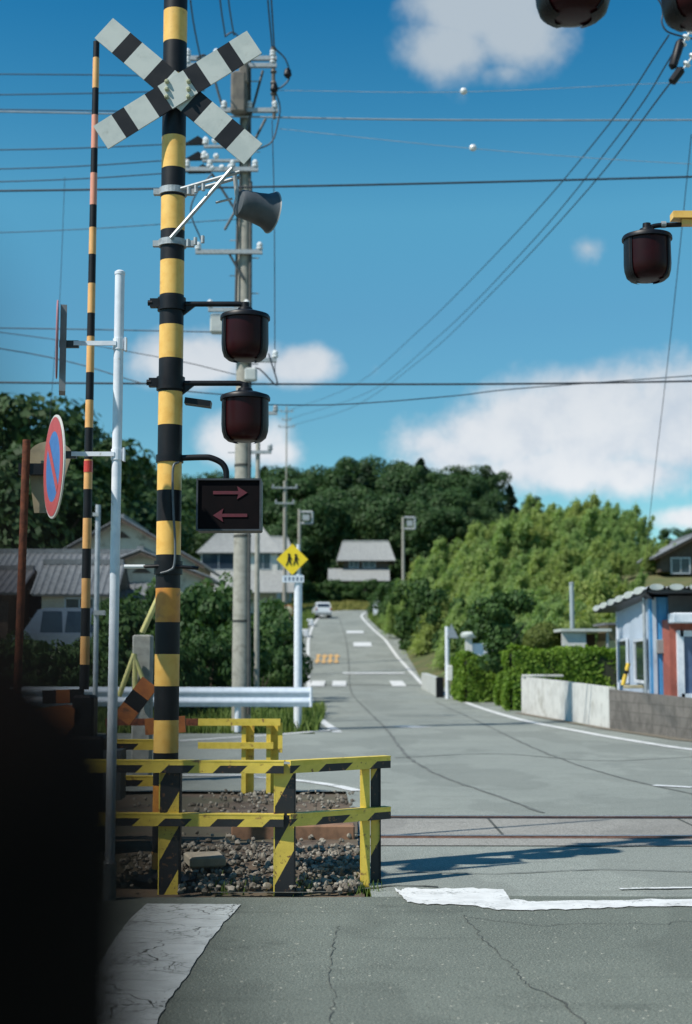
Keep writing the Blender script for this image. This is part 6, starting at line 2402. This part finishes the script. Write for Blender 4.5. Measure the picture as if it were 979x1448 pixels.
# ------------------------------------------------------------------ vehicles
def car(label, cx, cy, z, L_, W, H, rot, paint, van=False, group='parked vehicles', name='parked_car'):
    t = thing(name, label, 'van' if van else 'car', (0, 0, 0), group)
    hw = W / 2
    # side outline of the body (x along the car, front at +x)
    low = [(-L_ / 2, 0.30), (-L_ / 2 + 0.02, 0.62), (-L_ / 2 + 0.05, 0.9), (L_ / 2 - (0.5 if van else 0.95), 0.92), (L_ / 2 - 0.12, 0.78 if not van else 0.86), (L_ / 2, 0.55), (L_ / 2 - 0.02, 0.28), (-L_ / 2 + 0.05, 0.22)]
    if van:
        cab = [(-L_ / 2 + 0.05, 0.9), (-L_ / 2 + 0.14, H - 0.1), (-L_ / 2 + 0.35, H), (L_ / 2 - 1.35, H), (L_ / 2 - 1.05, H - 0.08), (L_ / 2 - 0.45, 0.92)]
    else:
        cab = [(-L_ / 2 + 0.08, 0.9), (-L_ / 2 + 0.38, H - 0.08), (-L_ / 2 + 0.6, H), (L_ / 2 - 2.0, H), (L_ / 2 - 1.75, H - 0.06), (L_ / 2 - 0.95, 0.92)]
    b = MB()
    def loft(b, pr, w0, w1, z0, z1):
        n = len(pr)
        def wy(p):
            k = (p[1] - z0) / (z1 - z0)
            return w0 + (w1 - w0) * max(0, min(1, k))
        vs = [(p[0], -wy(p), p[1]) for p in pr] + [(p[0], wy(p), p[1]) for p in pr]
        b.add(vs, [tuple(range(n)), tuple(range(2 * n - 1, n - 1, -1))] + [(i, n + i, n + (i + 1) % n, (i + 1) % n) for i in range(n)])
    loft(b, low, hw, hw - 0.03, 0.25, 0.92)
    loft(b, cab, hw - 0.04, hw - 0.2, 0.9, H)
    bd = b.build('body', paint, t)
    g = MB()
    # side windows as slightly proud panels, rear and front glass
    def wyc(z_): return hw - 0.04 - 0.16 * (z_ - 0.9) / (H - 0.9)
    z0, z1 = 0.98, H - 0.14
    spans = [(-L_ / 2 + 0.35, -L_ / 2 + 1.25), (-L_ / 2 + 1.33, -L_ / 2 + 2.2), (-L_ / 2 + 2.28, L_ / 2 - (1.15 if van else 1.75))]
    for sy in (-1, 1):
        for a, c in spans:
            if c - a < 0.2: continue
            g.add([(a, sy * (wyc(z0) + 0.006), z0), (c, sy * (wyc(z0) + 0.006), z0), (c - 0.08, sy * (wyc(z1) + 0.006), z1), (a + 0.05, sy * (wyc(z1) + 0.006), z1)], [(0, 1, 2, 3)])
    x0 = -L_ / 2 + (0.07 if van else 0.10); x1_ = -L_ / 2 + (0.14 if van else 0.36)
    g.add([(x0 - 0.012, -wyc(z0) + 0.12, z0 + 0.04), (x0 - 0.012, wyc(z0) - 0.12, z0 + 0.04), (x1_ - 0.03, wyc(z1) - 0.08, z1), (x1_ - 0.03, -wyc(z1) + 0.08, z1)], [(0, 1, 2, 3)])
    xa, xb = cab[-1], cab[-2]
    g.add([(xa[0] + 0.0, -wyc(1) + 0.1, 1.0), (xa[0] + 0.0, wyc(1) - 0.1, 1.0), (xb[0] + 0.03, wyc(z1) - 0.05, xb[1] - 0.04), (xb[0] + 0.03, -wyc(z1) + 0.05, xb[1] - 0.04)], [(0, 1, 2, 3)])
    g.build('windows', M['glass'], bd)
    for sx in (-1, 1):
        for sy in (-1, 1):
            w_ = MB()
            w_.lathe((sx * (L_ / 2 - 0.72), sy * (hw - 0.19), 0.3), [(0.2, 0), (0.29, 0.0), (0.30, 0.03), (0.30, 0.17), (0.29, 0.2), (0.2, 0.2)], 20, axis=(0, sy, 0))
            wh = w_.build('wheel', mat_tyre, t, smooth=True)
            r_ = MB()
            r_.lathe((sx * (L_ / 2 - 0.72), sy * (hw + 0.01), 0.3), [(0.18, 0), (0.18, 0.006), (0.05, 0.015)], 16, axis=(0, sy, 0))
            r_.build('rim', M['galv'], wh)
    for sy in (-1, 1):
        l_ = MB()
        l_.box((-L_ / 2 - 0.002, sy * (hw - 0.12), 0.80), (0.03, 0.14, 0.24))
        l_.build('tail_light', tail_m, t)
        l_ = MB()
        l_.box((L_ / 2 - 0.03, sy * (hw - 0.22), 0.66), (0.08, 0.30, 0.14))
        l_.build('headlight', M['porcelain'], t)
    p_ = MB()
    p_.box((-L_ / 2 + 0.0, 0, 0.38), (0.06, W - 0.06, 0.18)); p_.box((L_ / 2 - 0.02, 0, 0.38), (0.06, W - 0.1, 0.18))
    p_.build('bumper', mat('bumper_grey', (0.25, 0.26, 0.27), (0.2, 0.21, 0.22), 0.6, 5), t)
    t.location = (cx, cy, z)
    t.rotation_euler = (0, 0, rot)
    return t


mat_tyre = mat('tyre', (0.02, 0.02, 0.02), (0.03, 0.03, 0.03), 0.85, 8)
tail_m = mat('tail_red', (0.35, 0.02, 0.02), (0.3, 0.02, 0.02), 0.3, 8)
white_p = mat('car_white', (0.72, 0.74, 0.76), (0.70, 0.72, 0.74), 0.25, 3, coat=0.5)
silver_p = mat('car_silver_blue', (0.19, 0.22, 0.27), (0.17, 0.2, 0.25), 0.3, 3, metal=0.3, coat=0.5)
car('small white car going up the hill road near the bend', at(455, 144), 144, P(144) + 0.01, 3.8, 1.66, 1.5, R(97), white_p, name='white_car')
car('silver blue van parked behind the shrubs at the left', at(98, 56), 56.0, 1.56, 4.3, 1.7, 1.95, R(183), silver_p, van=True, name='parked_van')
b = MB()
b.box((at(98, 56), 57.0, 0.76), (14, 7, 1.58))
struct(b.build('parking_pad', M['concrete']))


# ------------------------------------------------------------------ dark blurred shape added at the lens to darken the lower left
def edge_occluder():
    X, Y = -0.067, 0.13
    t = thing('dark_edge_occluder', 'dark blurred shape added close to the viewer to darken the lower left corner', 'occluder', (X, Y, 0))
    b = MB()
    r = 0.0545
    # stout shaft, sloping shoulder, slimmer head shaped to dim the left edge
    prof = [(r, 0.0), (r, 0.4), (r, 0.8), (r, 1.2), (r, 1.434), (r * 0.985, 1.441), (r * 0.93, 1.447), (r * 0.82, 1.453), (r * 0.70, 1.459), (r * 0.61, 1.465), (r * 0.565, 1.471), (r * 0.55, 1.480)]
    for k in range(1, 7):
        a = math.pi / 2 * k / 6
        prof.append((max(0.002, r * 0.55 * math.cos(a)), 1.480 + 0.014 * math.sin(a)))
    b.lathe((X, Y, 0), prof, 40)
    b.build('post', M['occluder_dark'], t, smooth=True)


edge_occluder()
